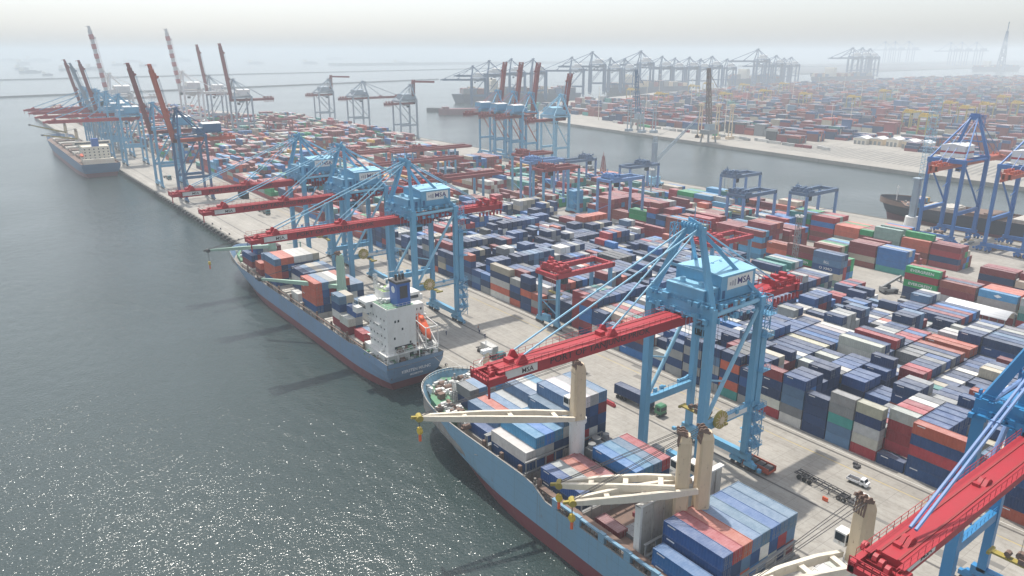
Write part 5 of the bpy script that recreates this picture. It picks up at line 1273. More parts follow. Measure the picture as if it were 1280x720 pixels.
# shed with white arched roof
b = MB(); b2 = MB(); r = empty('canopy_shed', (271, 96, 0), 0, 'open shed with a white arched roof at the edge of the inner road', 'shed'); WORLDROOTS.add(r.name)
n = 10; x0, x1, y0, y1 = 267.0, 275.0, 84, 104; cxs = 271
P = [(cxs-4.6+9.2*i/n, 6.0+1.8*math.sin(math.pi*i/n)) for i in range(n+1)]
for i in range(n):
    b.add([(P[i][0], y0, P[i][1]), (P[i+1][0], y0, P[i+1][1]), (P[i+1][0], y1, P[i+1][1]), (P[i][0], y1, P[i][1]), (P[i][0], y0, P[i][1]-.12), (P[i+1][0], y0, P[i+1][1]-.12), (P[i+1][0], y1, P[i+1][1]-.12), (P[i][0], y1, P[i][1]-.12)], [(0,1,2,3), (7,6,5,4), (0,4,5,1), (2,6,7,3)])
b.build('roof', M['white_clean'], r, True)
for x in (x0, x1):
    for y in np.linspace(y0+0.5, y1-0.5, 5): b2.beam((x, y, 0), (x, y, 6.2), 0.25, 0.25)
b2.build('post', M['steel'], r)
for k, (y, nm) in enumerate(((86, 'a'), (92.5, 'b'), (99, 'c'))):
    c = MB(); c.box(267.8, 270.2, y-2.6, y+2.6, 0, 2.6, 0); c.box(267.76, 267.8, y-1.5, y+0.4, 1.2, 2.2, 1); o = c.build('site_cabin', [M['funnel'], M['white']])
    tag(o, 'blue site cabin under the arched roof, %s of three' % ('rightmost', 'middle', 'leftmost')[k], 'cabin', 'blue cabins under the arched roof')
# ================================================================ trucks
def truck(label, x, y, rz, load=None, cabc='white', trailer=12.4, bob=False):
    r = empty('truck', (x, y, 0), rz, label, 'truck', 'trucks on the apron')   # cab points to -y
    c = MB(); c.box(-1.2, 1.2, 0, 2.0, 0.9, 2.9, 0); c.add([(-1.2, 0, 2.9), (1.2, 0, 2.9), (1.2, 2, 2.9), (-1.2, 2, 2.9), (-1.1, 0.35, 3.25), (1.1, 0.35, 3.25), (1.1, 1.9, 3.25), (-1.1, 1.9, 3.25)], [(4,5,6,7),(0,1,5,4),(1,2,6,5),(2,3,7,6),(3,0,4,7)], 0)
    c.box(-1.22, 1.22, -0.12, 0.1, 0.5, 1.0, 2); cab = c.build('cab', [M[cabc], M['glass'], M['dark']], r)
    w = MB(); w.box(-1.05, 1.05, -0.03, 0, 1.8, 2.75); w.box(-1.23, -1.2, 0.3, 1.3, 1.8, 2.7); w.box(1.2, 1.23, 0.3, 1.3, 1.8, 2.7); w.build('windscreen', M['glass'], cab)
    ch = MB(); ch.box(-0.45, -0.25, 0, 5.8, 0.75, 1.0); ch.box(0.25, 0.45, 0, 5.8, 0.75, 1.0); ch.box(-0.9, -0.5, 2.3, 3.6, 0.5, 1.0); ch.box(0.5, 0.9, 2.3, 3.6, 0.5, 1.0); ch.build('chassis', M['dark'], r)
    ys = [0.9, 4.4, 5.6] if not bob else [0.9, 4.6]
    for yy in ys:
        for s in (-1, 1):
            k = MB(); k.cyl((s*0.75, yy, 0.5), (s*1.15, yy, 0.5), 0.5, n=12, m=0); k.cyl((s*1.15, yy, 0.5), (s*1.17, yy, 0.5), 0.25, n=8, m=1); k.build('wheel', [M['rubber'], M['steel']], r)
    if trailer:
        t = MB(); a = 4.0
        for s in (-1, 1): t.box(s*0.5-0.09, s*0.5+0.09, a, a+trailer, 1.1, 1.35)
        for q in np.linspace(a+0.1, a+trailer-0.2, 9): t.box(-1.2, 1.2, q-0.08, q+0.08, 1.15, 1.32)
        t.box(-1.2, -1.1, a, a+trailer, 1.2, 1.34); t.box(1.1, 1.2, a, a+trailer, 1.2, 1.34)
        for s in (-0.7, 0.7): t.beam((s, a+4, 0.2), (s, a+4, 1.2), 0.14, 0.14)
        t.build('trailer_frame', M['dark'], r)
        for yy in (a+trailer-3.8, a+trailer-2.5, a+trailer-1.2):
            for s in (-1, 1):
                k = MB(); k.cyl((s*0.7, yy, 0.5), (s*1.15, yy, 0.5), 0.5, n=12, m=0); k.build('wheel', [M['rubber']], r)
    return r
def loaded(x, y, rz, col, label, L=12.2, dz=1.38):
    key_ = L
    if key_ not in ME: ME[key_] = cmesh(L); MK[key_] = mark_mesh(L)
    o = bpy.data.objects.new('shipping_container', ME[key_]); C.objects.link(o); o.color = (*PAL[col], 1)
    ca, sa = math.cos(rz), math.sin(rz); lx, ly = -1.22, 4.1
    o.location = (x+lx*ca-ly*sa, y+lx*sa+ly*ca, dz); o.rotation_euler = (0, 0, rz)
    d = bpy.data.objects.new('door', DM); C.objects.link(d); d.parent = o; d.color = o.color; d.location = (0, -0.01, 0)
    return tag(o, label, 'container')
truck('white cabbed articulated truck with empty skeleton trailer on the open apron', 136.6, 60.5, R(-3))
truck('dark truck whose trailer carries a navy container, between crane legs', 134.5, 113.5, R(2), cabc='green')
loaded(134.5, 113.5, R(2), 'navy', 'navy 40-foot container carried on the truck between the quay crane legs')
truck('teal cabbed truck carrying a white box beside the bow of the near ship', 122.0, 166.5, R(0), cabc='teal', trailer=9)
loaded(122.0, 166.5, 0, 'white', 'white 20-foot container on the teal cabbed truck', 6.06)
for x, y, lb in ((140, 420, 'tiny dark truck on the open quay apron, near the blue raised cranes'), (143.5, 338, 'tiny dark truck under the third quay crane'), (125, 585, 'tiny dark truck near the far ship')):
    truck(lb, x, y, 0, cabc='teal', trailer=12)
p = empty('pickup_truck', (145.2, 64.6, 0), R(4), 'small white pickup with dark load bed on the open apron by the front row', 'pickup')
c = MB(); c.box(-0.85, 0.85, 0, 1.7, 0.45, 1.15, 0); c.add([(-.85, .4, 1.15), (.85, .4, 1.15), (.85, 1.7, 1.15), (-.85, 1.7, 1.15), (-.72, .75, 1.8), (.72, .75, 1.8), (.72, 1.6, 1.8), (-.72, 1.6, 1.8)], [(4,5,6,7),(0,1,5,4),(1,2,6,5),(2,3,7,6),(3,0,4,7)], 0); c.build('cab', M['white_clean'], p)
c = MB(); c.box(-0.88, 0.88, 1.75, 4.5, 0.6, 0.72, 0)
for a in ((-0.9, -0.82, 1.75, 4.5), (0.82, 0.9, 1.75, 4.5), (-0.9, 0.9, 4.44, 4.5), (-0.9, 0.9, 1.75, 1.82)): c.box(*a, 0.6, 1.1, 1)
c.build('load_bed', [M['dark'], M['white_clean']], p)
c = MB(); c.add([(-.75, .42, 1.18), (.75, .42, 1.18), (.68, .72, 1.74), (-.68, .72, 1.74)], [(0,1,2,3)]); c.box(-.86, -.82, .8, 1.5, 1.2, 1.65); c.box(.82, .86, .8, 1.5, 1.2, 1.65); o = c.build('windscreen', M['glass'], p); o.location = (0, -0.03, 0.01)
for yy in (0.8, 3.6):
    for s in (-1, 1): k = MB(); k.cyl((s*0.7, yy, 0.33), (s*0.9, yy, 0.33), 0.33, n=12); k.build('wheel', M['rubber'], p)
# low loader frames / gear on the apron
b = MB(); b.box(-1.5, 1.5, -4, 4, 0.3, 0.6, 0); b.box(-1.5, -1.35, -4, 4, 0.6, 1.6, 0); b.box(1.35, 1.5, -4, 4, 0.6, 1.6, 0)
for k in range(4): b.box(-1.2, 1.2, -3.6+k*1.9, -2.1+k*1.9, 0.6, 1.3, 1)
o = b.build('gear_rack', [M['red_orange'], M['dark']]); o.location = (133.0, 84.2, 0.3); tag(o, 'red steel gear rack with four dark bays at the foot of the crane leg', 'rack')
b = MB(); b.box(-0.3, 0.3, -1.2, 1.2, 0.0, 0.9)
for k in range(3): b.box(-0.4, 0.4, -1.1+k*0.9, -0.9+k*0.9, 0.0, 1.0)
o = b.build('road_barrier', M['orange']); o.location = (133.4, 67.6, 0); o.scale = (0.5, 0.5, 0.9); tag(o, 'small orange barrier lying on the apron beside the empty trailer', 'barrier')
b = MB(); b.box(-0.4, 0.4, -2.0, 2.0, 0.0, 0.7); b.cbox(0, 0, 0.9, 0.5, 3.4, 0.4)
o = b.build('steel_frame', M['red']); o.location = (128.4, 127.0, 0); tag(o, 'small red steel frame on the apron left of the navy laden truck', 'frame')
b = MB(); b.cbox(0, 0, 0.35, 1.6, 1.0, 0.5); b.cbox(0.2, 0.6, 0.6, 0.5, 0.9, 0.6)
o = b.build('equipment_pallet', M['dark']); o.location = (151.3, 70.5, 0); tag(o, 'dark drain like pallet on the apron near the white pickup', 'pallet')
# forklift / reach stacker and small dark machine on the road
def stacker(label, x, y, rz, col='yellow', s=1.0, boomup=True):
    r = empty('reach_stacker', (x, y, 0), rz, label, 'reach stacker'); r.scale = (s,)*3
    b = MB(); b.box(-1.8, 1.8, -3.5, 3.5, 0.9, 2.0); b.box(-1.6, 1.6, 1.6, 3.5, 2.0, 2.8); b.build('body', M[col], r)
    for yy, rr in ((-2.4, 0.9), (2.4, 0.8)):
        for q in (-1, 1): k = MB(); k.cyl((q*1.4, yy, rr), (q*2.1, yy, rr), rr, n=12); k.build('wheel', M['rubber'], r)
    c = MB(); c.cbox(0, 0.6, 3.0, 1.6, 1.8, 1.8); c.build('cab', M['glass'], r)
    b = MB(); b.beam((0.0, 3.0, 2.8), (0, -5.0, 7.5 if boomup else 4.0), 0.8, 0.9); b.beam((0, -5.0, 7.5 if boomup else 4.0), (0, -5.0, 5.2 if boomup else 3.0), 0.5, 0.5); b.build('boom', M[col], r)
    b = MB(); b.box(-3.0, 3.0, -5.6, -4.4, 4.7 if boomup else 2.4, 5.2 if boomup else 2.9); b.build('spreader', M[col], r); return r
stacker('red container handler standing in the gap of the front row', 158.5, 190, R(90), 'red', 0.8, False)
stacker('grey reach stacker parked between the container stacks by the road', 283.5, 131, R(60), 'steel', 0.9)
stacker('orange and brown machine at the foot of the royal blue crane', 377, 168, R(60), 'red_orange', 0.9, False)
b = MB(); b.cbox(0, 0, 0.9, 1.4, 2.2, 1.2, 0); b.cbox(0, 0.6, 2.1, 1.2, 1.0, 1.3, 0); b.beam((0, -0.9, 1.4), (0, -1.6, 3.0), 0.25, 0.25); b.cyl((-.8, -.6, .4), (.8, -.6, .4), .4, n=10); b.cyl((-.8, .7, .4), (.8, .7, .4), .4, n=10)
o = b.build('yard_tractor', M['dark']); o.location = (272.5, 119.5, 0); o.scale = (1.3,)*3; tag(o, 'small dark yard tractor on the road before the green lettered stack', 'tractor')
random.seed(12)
b = MB()
for i in range(34):
    x = random.uniform(262, 272); y = random.uniform(100, 122); s = random.uniform(0.3, 1.0)
    b.cbox(x, y, s*0.4, s*random.uniform(.7, 1.8), s*random.uniform(.7, 2), s*0.8, i % 4)
o = b.build('scrap_heap', [M['orange'], M['steel'], M['deck_brown'], M['cream_light']]); tag(o, 'scattered scrap and barrels on the inner road by the arched shed', 'scrap', None, 'stuff')
# people by the second crane
def person(x, y, rz, top, label):
    h = 1.72; me = bpy.data.meshes.new('person')
    J = [(0, 0, .93), (0, 0, 1.15), (0, 0, 1.38), (0, 0, 1.50), (0, .02, 1.62), (.10, 0, .88), (.12, .06, .48), (.12, 0, .06), (-.10, 0, .88), (-.12, -.10, .48), (-.13, -.16, .08), (.19, 0, 1.40), (.25, .02, 1.12), (.25, .12, .88), (-.19, 0, 1.40), (-.26, -.02, 1.12), (-.24, .06, .88), (.12, .14, .04), (-.13, -.02, .05)]
    E_ = [(0, 1), (1, 2), (2, 3), (3, 4), (0, 5), (5, 6), (6, 7), (0, 8), (8, 9), (9, 10), (2, 11), (11, 12), (12, 13), (2, 14), (14, 15), (15, 16), (7, 17), (10, 18)]
    Rd = [.15, .14, .16, .06, .105, .10, .07, .05, .10, .07, .05, .07, .05, .04, .07, .05, .04, .045, .045]
    me.from_pydata(J, E_, []); o = bpy.data.objects.new('person', me); C.objects.link(o)
    md = o.modifiers.new('skin', 'SKIN'); o.modifiers.new('sub', 'SUBSURF').levels = 1; o.modifiers['sub'].render_levels = 1
    for v, r_ in zip(me.skin_vertices[0].data, Rd): v.radius = (r_, r_)
    me.skin_vertices[0].data[0].use_root = True
    me.materials.append(M['cloth_navy']); o.location = (x, y, 0); o.rotation_euler = (0, 0, rz)
    tag(o, label, 'person', 'dock workers on the apron')
    v = MB(); v.cyl((0, 0, 1.0), (0, 0, 1.44), 0.19, 0.17, 10); q = v.build('vest', M[top], o)
    k = MB(); k.cyl((0, .02, 1.66), (0, .02, 1.76), 0.13, 0.08, 10); k.cyl((0, .02, 1.65), (0, .02, 1.67), 0.15, 0.15, 10); k.build('helmet', M['white_clean'] if top != 'cloth_orange' else M['yellow'], o)
person(131.6, 202, 0.4, 'cloth_navy', 'standing worker in dark clothes at the foot of the second quay crane, nearest its wheels')
person(131.8, 194, 1.4, 'cloth_orange', 'standing worker in an orange vest on the rail beyond the white box truck')
person(130.2, 191, 2.0, 'cloth_navy', 'standing worker in dark clothes beside the worker in the orange vest')
person(129.4, 186.6, 2.8, 'cloth_navy', 'standing worker in dark clothes closest to the white box truck')
person(120.6, 196.5, 0.0, 'cloth_navy', 'lone worker in dark clothes in the crane shadow beside the feeder ship stern')
# dark cabin under boom of crane four (container being lifted)
o = bpy.data.objects.new('shipping_container', ME[6.06]); C.objects.link(o); o.color = (*PAL['charcoal'], 1); o.location = (90.5, 300.5, 33.3); 
d = bpy.data.objects.new('door', DM); C.objects.link(d); d.parent = o; d.color = o.color; d.location = (0, -0.01, 0)
tag(o, 'dark container hoisted close beneath the lowered boom of the fourth quay crane', 'container')
# small green jib pole and yellow gear at the feeder bow
b = MB(); b.cyl((0, 0, 0), (0, 0, 8), 0.3, n=8); b.beam((0, 0, 7.6), (-6, 0, 7.9), 0.25, 0.25); o = b.build('davit_crane', M['mint']); o.location = (119, 318, 0); tag(o, 'thin green davit crane on the apron near the feeder ship bow', 'davit')
# ================================================================ quay side basin: grab crane, red tower, tug
r = empty('mobile_harbour_crane', (392, 355, 0), 0, 'grey mobile harbour crane with long latticed jib and hanging grab by the basin', 'mobile crane'); WORLDROOTS.add(r.name)
b = MB(); b.box(386, 398, 350, 360, 0.8, 2.4, 0)
for x in (387, 390, 394, 397): b.cyl((x, 349.5, 0.8), (x, 360.5, 0.8), 0.8, n=10, m=1)
b.build('undercarriage', [M['crane_blue_light'], M['dark']], r)
b = MB(); b.box(388, 396, 351.5, 358.5, 2.6, 6.5); b.build('machinery_house', M['crane_blue_light'], r)
b = MB(); b.prism([(390.6, 353.6), (393.4, 353.6), (393.4, 356.4), (390.6, 356.4)], 6.5, 30); b.lattice((392, 355, 30), (392, 355, 34), 2, 3, 0.2); b.build('tower', M['crane_grey'], r)
b = MB(); b.lattice((393.5, 355, 17), (418, 340, 47), 1.8, 14, 0.16, 0, 0.9); b.build('jib', M['crane_grey'], r)
b = MB(); b.beam((418, 340, 47), (418, 340, 36), 0.1, 0.1); b.beam((392, 355, 34), (418, 340, 47), 0.1, 0.1)
w = b.build('wire_ropes', M['dark'], r)
b = MB(); b.add([(418, 340, 36), (415.5, 340, 33), (418, 338, 33), (420.5, 340, 33), (418, 342, 33)], [(0,1,2), (0,2,3), (0,3,4), (0,4,1), (4,3,2,1)]); b.build('grab', M['dark'], r)
r = empty('red_channel_tower', (404, 418, 0), 0, 'slim red lattice tower on the sand coloured quay corner by the basin', 'tower'); WORLDROOTS.add(r.name)
b = MB(); b.lattice((404, 418, 0), (404, 418, 13), 3.4, 7, 0.25, 0, 0.9); b.cyl((404, 418, 13), (404, 418, 16), 0.25, n=6); b.box(402, 406, 416, 420, 0, 1.2); b.build('tower_frame', M['maroon'], r)
for i, (x, y, lb) in enumerate(((404, 436, 'small dark tug like barge lying against the sand coloured quay corner'), (365, 373, 'flat dark trailer on the sand coloured quay corner'))):
    b = MB(); b.prism([(x-4, y-6), (x+4, y-6), (x+4, y+4), (x, y+9), (x-4, y+4)], 0.1, 1.6, 0); b.cbox(x, y-2, 2.6, 3.5, 4, 2.2, 1); clutter(b, x-3, x+3, y-5, y+5, 1.6, 12, 4+i, 2)
    tag(b.build('work_barge' if i == 0 else 'flat_trailer', [M['dark'], M['steel']]), lb, 'barge' if i == 0 else 'trailer')
# the near container handler etc. on the right quay
random.seed(8)
b = MB()
for i in range(40):
    x = random.uniform(383, 404); y = random.uniform(110, 190); s = random.uniform(0.8, 2.0)
    b.cbox(x, y, s*0.5, s*random.uniform(.7, 2.4), s*random.uniform(.7, 2), s, i % 4)
tag(b.build('cargo_gear', [M['deck_brown'], M['steel'], M['cream'], M['crane_royal']]), 'heaps of lashing gear and boxes between the royal blue crane legs', 'gear', None, 'stuff')
# ================================================================ far terminal
random.seed(50)
FT = []
def edge_x(y):   # quay line of the far terminal
    return 591+(y-193)*(66/549.0)
def inside(x, y):
    if x < edge_x(y)+(118 if 110 < y < 430 else 70) or y < -150: return False
    if y > 950+ (x-690)*0.25: return False
    if y > 1230 or x > 3050: return False
    return True
MIX_F = [('maroon', 24), ('brown', 18), ('navy', 26), ('dark blue', 12), ('steel blue', 8), ('teal', 2), ('grey', 6), ('light grey', 5), ('beige', 4), ('red', 4), ('orange red', 3), ('charcoal', 6)]
for i in range(78):
    xg = 660+i*34
    bandc = pick(MIX_F)
    for j in range(110):
        yg = -150+j*13.0
        if j % 11 == 10: continue
        if i % 6 == 5: continue
        if not inside(xg, yg): continue
        pxp = proj(xg, yg, 3)
        if not (-30 < pxp[0] < 1310): continue
        if random.random() < 0.10: continue
        if j % 4 == 0: bandc = pick(MIX_F)
        h0 = random.choice((2, 3, 3, 4, 5))
        near = pxp[2] < 1100
        for r in range(6 if near else 3):
            h = max(1, h0+random.choice((-1, 0, 0)))
            if near:
                for k in range(max(0, h-2), h): FT.append(dict(x=xg+r*2.6, y=yg, z=k*CH if k > max(0, h-2) else 0, L=12.2, W=2.44, col=bandc if random.random() < 0.4 else pick(MIX_F), H=2.55 if k > max(0, h-2) else 2.6*(k+1)))
            else: FT.append(dict(x=xg+r*5.2, y=yg, z=0, L=12.2, W=5.0, col=bandc if random.random() < 0.4 else pick(MIX_F), H=2.6*h))
print('far terminal boxes', len(FT))
# near rank of sheds and white trucks along the far quay
for i in range(60):
    y = 150+i*9.5; x = edge_x(y)+random.uniform(52, 64)
    if 150 < y < 380: continue
    FT.append(dict(x=x, y=y, z=0, L=random.choice((6, 8, 12)), W=2.6, col=random.choice(['white', 'white', 'light grey', 'green', 'maroon']), H=2.8))
FARALL = FAR+FT
far_stuff(FARALL, 'shipping_containers', 'masses of stacked red, blue and grey containers filling the far yards')
b = MB()
for y0 in range(150, 430, 16):
    x0 = edge_x(y0)+48; b.quad((x0, y0, 0.01), (x0+70, y0+3, 0.01), (x0+70, y0+4.2, 0.01), (x0, y0+1.2, 0.01))
structure(b.build('parking_lines', M['asphalt']))
b = MB()
for y0 in range(120, 440, 5):
    x0 = edge_x(y0)+28; b.quad((x0, y0, 0.02), (x0+66, y0+8, 0.02), (x0+66, y0+10.2, 0.02), (x0, y0+2.2, 0.02))
structure(b.build('parking_bays', M['asphalt']))
def ground(px, py):
    a = ((px-640)/FPX, -(py-360)/FPX); u = a[1]*_cy-_sy; h = a[1]*_sy+_cy; t = -90/u; r_ = a[0]*t; hh = h*t
    return (r_*_fy+hh*_fx, -r_*_fx+hh*_fy)
for px, py0, px2, py2, w_, h_ in ((-80, 122.5, 548, 97, 5, 3.6), (-80, 100, 620, 83.5, 7, 4.5)):
    p_, q_ = ground(px, py0+1.5), ground(px2, py2+1.5); wall_strip(p_, q_, w_, h_, 'breakwater', '')
for k, (px, py, w, l, h, mt) in enumerate(((1082, 181, 14, 13, 6, 'cream_light'), (1102, 182, 15, 13, 6, 'cream'), (1122, 184, 15, 12, 7, 'cream_light'), (1142, 187, 15, 12, 7, 'cream'), (1160, 190, 13, 12, 8, 'cream_light'), (1206, 193, 18, 12, 7, 'white'))):
    x, y = ground(px, py)
    r = empty('warehouse', (x, y, 0), 0, '%s flat warehouse on the far quay, %s from the right' % ('cream' if mt != 'white' else 'white', nth(6-k)), 'warehouse', 'warehouses on the far quay'); WORLDROOTS.add(r.name)
    b = MB(); b.box(x, x+w, y, y+l, 0, h); b.build('wall', M[mt], r)
    b = MB(); b.add([(x-.5, y-.5, h), (x+w+.5, y-.5, h), (x+w+.5, y+l+.5, h), (x-.5, y+l+.5, h), (x-.5, y+l/2, h+2.2), (x+w+.5, y+l/2, h+2.2)], [(0,1,5,4), (2,3,4,5), (0,4,3), (1,2,5)]); b.build('roof', M['white_clean'], r)
    b = MB()
    for i in range(3): b.box(x-0.1, x, y+1.5+i*l/3, y+1.5+i*l/3+l/5, 0, h*0.6)
    b.build('door', M['steel'], r)
# modern cranes on the far terminal, their booms out over the outer basin
def bigcrane_src():
    r = sts('x', 0, 0, mats=('crane_far', 'crane_far', 'crane_far'), detail=1, house='white', fat=1.9, reach=42, rear=22, G=20, scale=1.5, group='tall blue cranes of the far terminal', hsz=(6, 17, -4, 4))
    return r
src = bigcrane_src()
# (pixel column, ground row, heading) of each
def ground(px, py):
    a = ((px-640)/FPX, -(py-360)/FPX); u = a[1]*_cy-_sy; h = a[1]*_sy+_cy; t = -90/u; r_ = a[0]*t; hh = h*t
    return (r_*_fy+hh*_fx, -r_*_fx+hh*_fy)
BIG = [(590, 133, 'leftmost of the far blue cranes, over the big ship with pale deck cargo'), (637, 130, 'far blue crane just behind the raised red booms'), (664, 127, 'far blue crane behind the rightmost red raised booms'), (712, 121, 'far blue crane between the red booms and the tallest pair'), (737, 118, 'tall far blue crane with white house left of the long gap'), (797, 114, 'tall far blue crane over the bow of the dark hulled far ship'), (824, 112, 'far blue crane right of the one over the dark hulled far ship'),
       (858, 111, 'far blue crane left of the square topped one'), (886, 110, 'far blue crane in the middle of the long far row'), (942, 106, 'far blue crane with long boom over the second far ship'), (966, 104, 'far blue crane crowded just right of the long boomed one'), (985, 103, 'far blue crane at the right end of the long far row'),
       (610, 131, 'far blue crane right of the leftmost one over the big ship'), (760, 117, 'far blue crane in the gap right of the tall white housed one'), (778, 116, 'far blue crane just left of the tall one over the dark hulled ship'), (840, 112, 'far blue crane between the paired ones and the square topped one'), (872, 111, 'far blue crane tucked left of the middle of the long row'), (905, 109, 'far blue crane right of the middle of the long row'), (952, 105, 'far blue crane close behind the long boomed one'), (976, 104, 'far blue crane second from the right of the long row'),
       (1060, 98, 'left one of the hazy crane cluster right of the far ships'), (1072, 97, 'middle one of the hazy crane cluster right of the far ships'), (1082, 96, 'right one of the hazy crane cluster right of the far ships')]
for i, (px, py, lb) in enumerate(BIG):
    x, y = ground(px, py); o = src if i == 0 else copy_tree(src)
    o.location = (x, y, 0); tag(o, lb, None); dist = math.hypot(x, y)
    tgt = {0: 80, 1: 72, 2: 72, 3: 70, 4: 64, 5: 63, 6: 69, 7: 70, 8: 69, 9: 61, 10: 68, 11: 70, 12: 74, 13: 71, 14: 72, 15: 71, 16: 72, 17: 72, 18: 70, 19: 71, 20: 60, 21: 60, 22: 61}[i]
    # real height of the apex that the picture shows
    H_ = 90 - (tgt-65)/FPX*dist*1.0; s_ = max(0.8, min(2.3, H_/58)); o.scale = (s_,)*3
    o.rotation_euler = (0, 0, R(-38 + (i % 3)*3))
# tiny cranes on the horizon
hz_src = None
for i, (px, py) in enumerate(((1104, 78), (1116, 78), (1133, 78), (1185, 80), (1199, 80), (1217, 80))):
    x, y = ground(px, py+2); s = math.hypot(x, y)/2500*1.0
    if hz_src is None:
        b = MB()
        for a in (0, 20):
            for v in (-8, 8): b.beam((a, v, 0), (a, v, 60), 2.5, 2.5)
        b.beam((-60, 0, 52), (45, 0, 52), 4, 3.5); b.beam((-5, 0, 82), (-45, 0, 53), 1.5, 1.5); b.beam((0, 0, 50), (-3, 0, 84), 3, 3); b.beam((-3, 0, 83), (35, 0, 53), 1.5, 1.5); b.cbox(25, 0, 57, 20, 12, 8)
        hz_src = b.build('quay_crane', M['crane_navy']); o = hz_src
    else: o = hz_src.copy(); C.objects.link(o)
    o.location = (x, y, 0); o.rotation_euler = (0, 0, R(-38)); o.scale = (s*0.75,)*3
    tag(o, 'tiny crane on the hazy horizon coast, %s from the left' % nth(i+1), 'quay crane', 'tiny cranes on the horizon coast')
x, y = ground(1250, 88); b = MB(); b.lattice((x, y, 0), (x, y, 190), 30, 10, 2.5, 0, 5); b.cyl((x, y, 190), (x, y, 235), 2, n=6)
tag(b.build('radio_tower', M['crane_navy']), 'tall tapering lattice tower on the hazy horizon at the right', 'tower')
# ships along the far terminal
def far_ship(px, py, length, heading, h, hm, label, cargo_h, seed):
    x, y = ground(px, py); rnd = random.Random(seed); root = empty('container_ship', (x, y, -3), heading, label, 'ship', 'container ships at the far terminal')
    b = MB(); hb = 20; n = 12; pr = [(0, -hb*0.9), (length*0.8, -hb)]; prof = []
    L = length
    lo = [(-L+4, -hb*.8), (-L+20, -hb*.95), (-L*.25, -hb), (-L*.08, -hb*.6), (-4, 0), (-L*.08, hb*.6), (-L*.25, hb), (-L+20, hb*.95), (-L+4, hb*.8)]
    up = [(-L, -hb*.95), (-L+20, -hb), (-L*.2, -hb*1.02), (-L*.06, -hb*.8), (4, 0), (-L*.06, hb*.8), (-L*.2, hb*1.02), (-L+20, hb), (-L, hb*.95)]
    m_ = len(lo); vv = [(a, c, -2) for a, c in lo]+[(a, c, h) for a, c in up]
    b.add(vv, [tuple(range(m_, 2*m_))]+[(i, (i+1) % m_, m_+(i+1) % m_, m_+i) for i in range(m_)]); b.build('hull', M[hm], root)
    b = MB(); b.box(-L*0.3-8, -L*0.3+6, -hb*.9, hb*.9, h, h+24); b.box(-L*0.3-4, -L*0.3+4, -hb*1.05, hb*1.05, h+24, h+28); b.build('superstructure', M['cream_light'], root)
    k = 0; a = -L+12
    while a < -L*0.08:
        if abs(a+L*0.3) > 16:
            b = MB(); q = cargo_h+rnd.choice((-1, 0, 0, 1))
            for r in range(8): b.box(a, a+12.4, -hb*.92+r*4.6, -hb*.92+r*4.6+4.5, h, h+2.6*max(1, q+rnd.choice((-1, 0, 0))), rnd.randrange(5))
            b.build('cargo_bay', [M['hull_navy'], M['maroon'], M['crane_navy'], M['cream'], M['steel']], root)
        a += 14
    return root
far_ship(567, 127, 250, R(180-18-5), 17, 'hull_navy', 'large far ship with a blue grey hull and pale cargo behind the red raised booms', 4, 1)
far_ship(757, 116, 230, R(180-12), 15, 'hull_navy', 'far container ship with dark raked bow in the middle of the far basin', 4, 2)
far_ship(909, 104, 200, R(180-12), 16, 'hull_navy', 'smaller far container ship right of the long crane row gap', 4, 3)
far_ship(1014, 102, 260, R(180-12), 18, 'hull_navy', 'far container ship beneath the hazy crane cluster', 4, 4)
far_ship(1215, 88, 300, R(180-20), 20, 'hull_navy', 'very faint far ship near the lattice tower on the horizon', 3, 5)
x, y = ground(556, 141); b = MB(); b.prism([(0, -8), (70, -9), (74, 0), (70, 9), (0, 8), (-10, 0)], -3, 6, 0); b.box(-4, 6, -5, 5, 6, 9, 0); b.box(52, 66, -7, 7, 6, 16, 1)
o = b.build('coaster', [M['boot_red'], M['cream_light']]); o.location = (x, y, 0); o.rotation_euler = (0, 0, R(-22)); tag(o, 'small reddish coaster lying below the bow of the large far ship', 'ship')
# tall light masts on the far terminal
LM = [(748, 150, 105), (807, 148, 92), (823, 130, 90), (863, 140, 95), (885, 155, 100), (990, 128, 98), (1022, 118, 92), (1038, 157, 120), (1054, 118, 92), (1062, 158, 119), (1076, 125, 96), (1120, 128, 100), (1152, 122, 98), (1186, 155, 133), (1225, 145, 110), (1258, 122, 102), (932, 140, 108), (905, 170, 118)]
for i, (px, pb, pt_) in enumerate(LM):
    x, y = ground(px, pb); d_ = math.hypot(x, y); h = 90-(pt_-65)/FPX*d_
    o = mast('pale floodlight mast on the far terminal, %s from the left' % nth(i+1), x, y, max(18, h), 1.6, False, 'cream_light', 'floodlight masts of the far terminal')
# yellow yard gantries on the far terminal
ysrc = None
YG = [(862, 122), (880, 118), (900, 135), (925, 120), (950, 130), (975, 118), (1000, 135), (1180, 150), (1200, 158), (1225, 152), (1247, 140), (1265, 150), (1130, 165), (1150, 172), (1100, 130), (1060, 140), (820, 135), (785, 128)]
for i, (px, py) in enumerate(YG):
    x, y = ground(px, py)
    if ysrc is None: ysrc = gantry('x', x, y, 24, 9, 22, ('olive', 'yellow'), detail=1, group='yellow gantries of the far terminal'); o = ysrc
    else: o = copy_tree(ysrc); o.location = (x, y, 0)
    tag(o, 'small yellow gantry among the far terminal stacks, %s in the row from the left' % nth(sorted(a for a, _ in YG).index(px)+1))
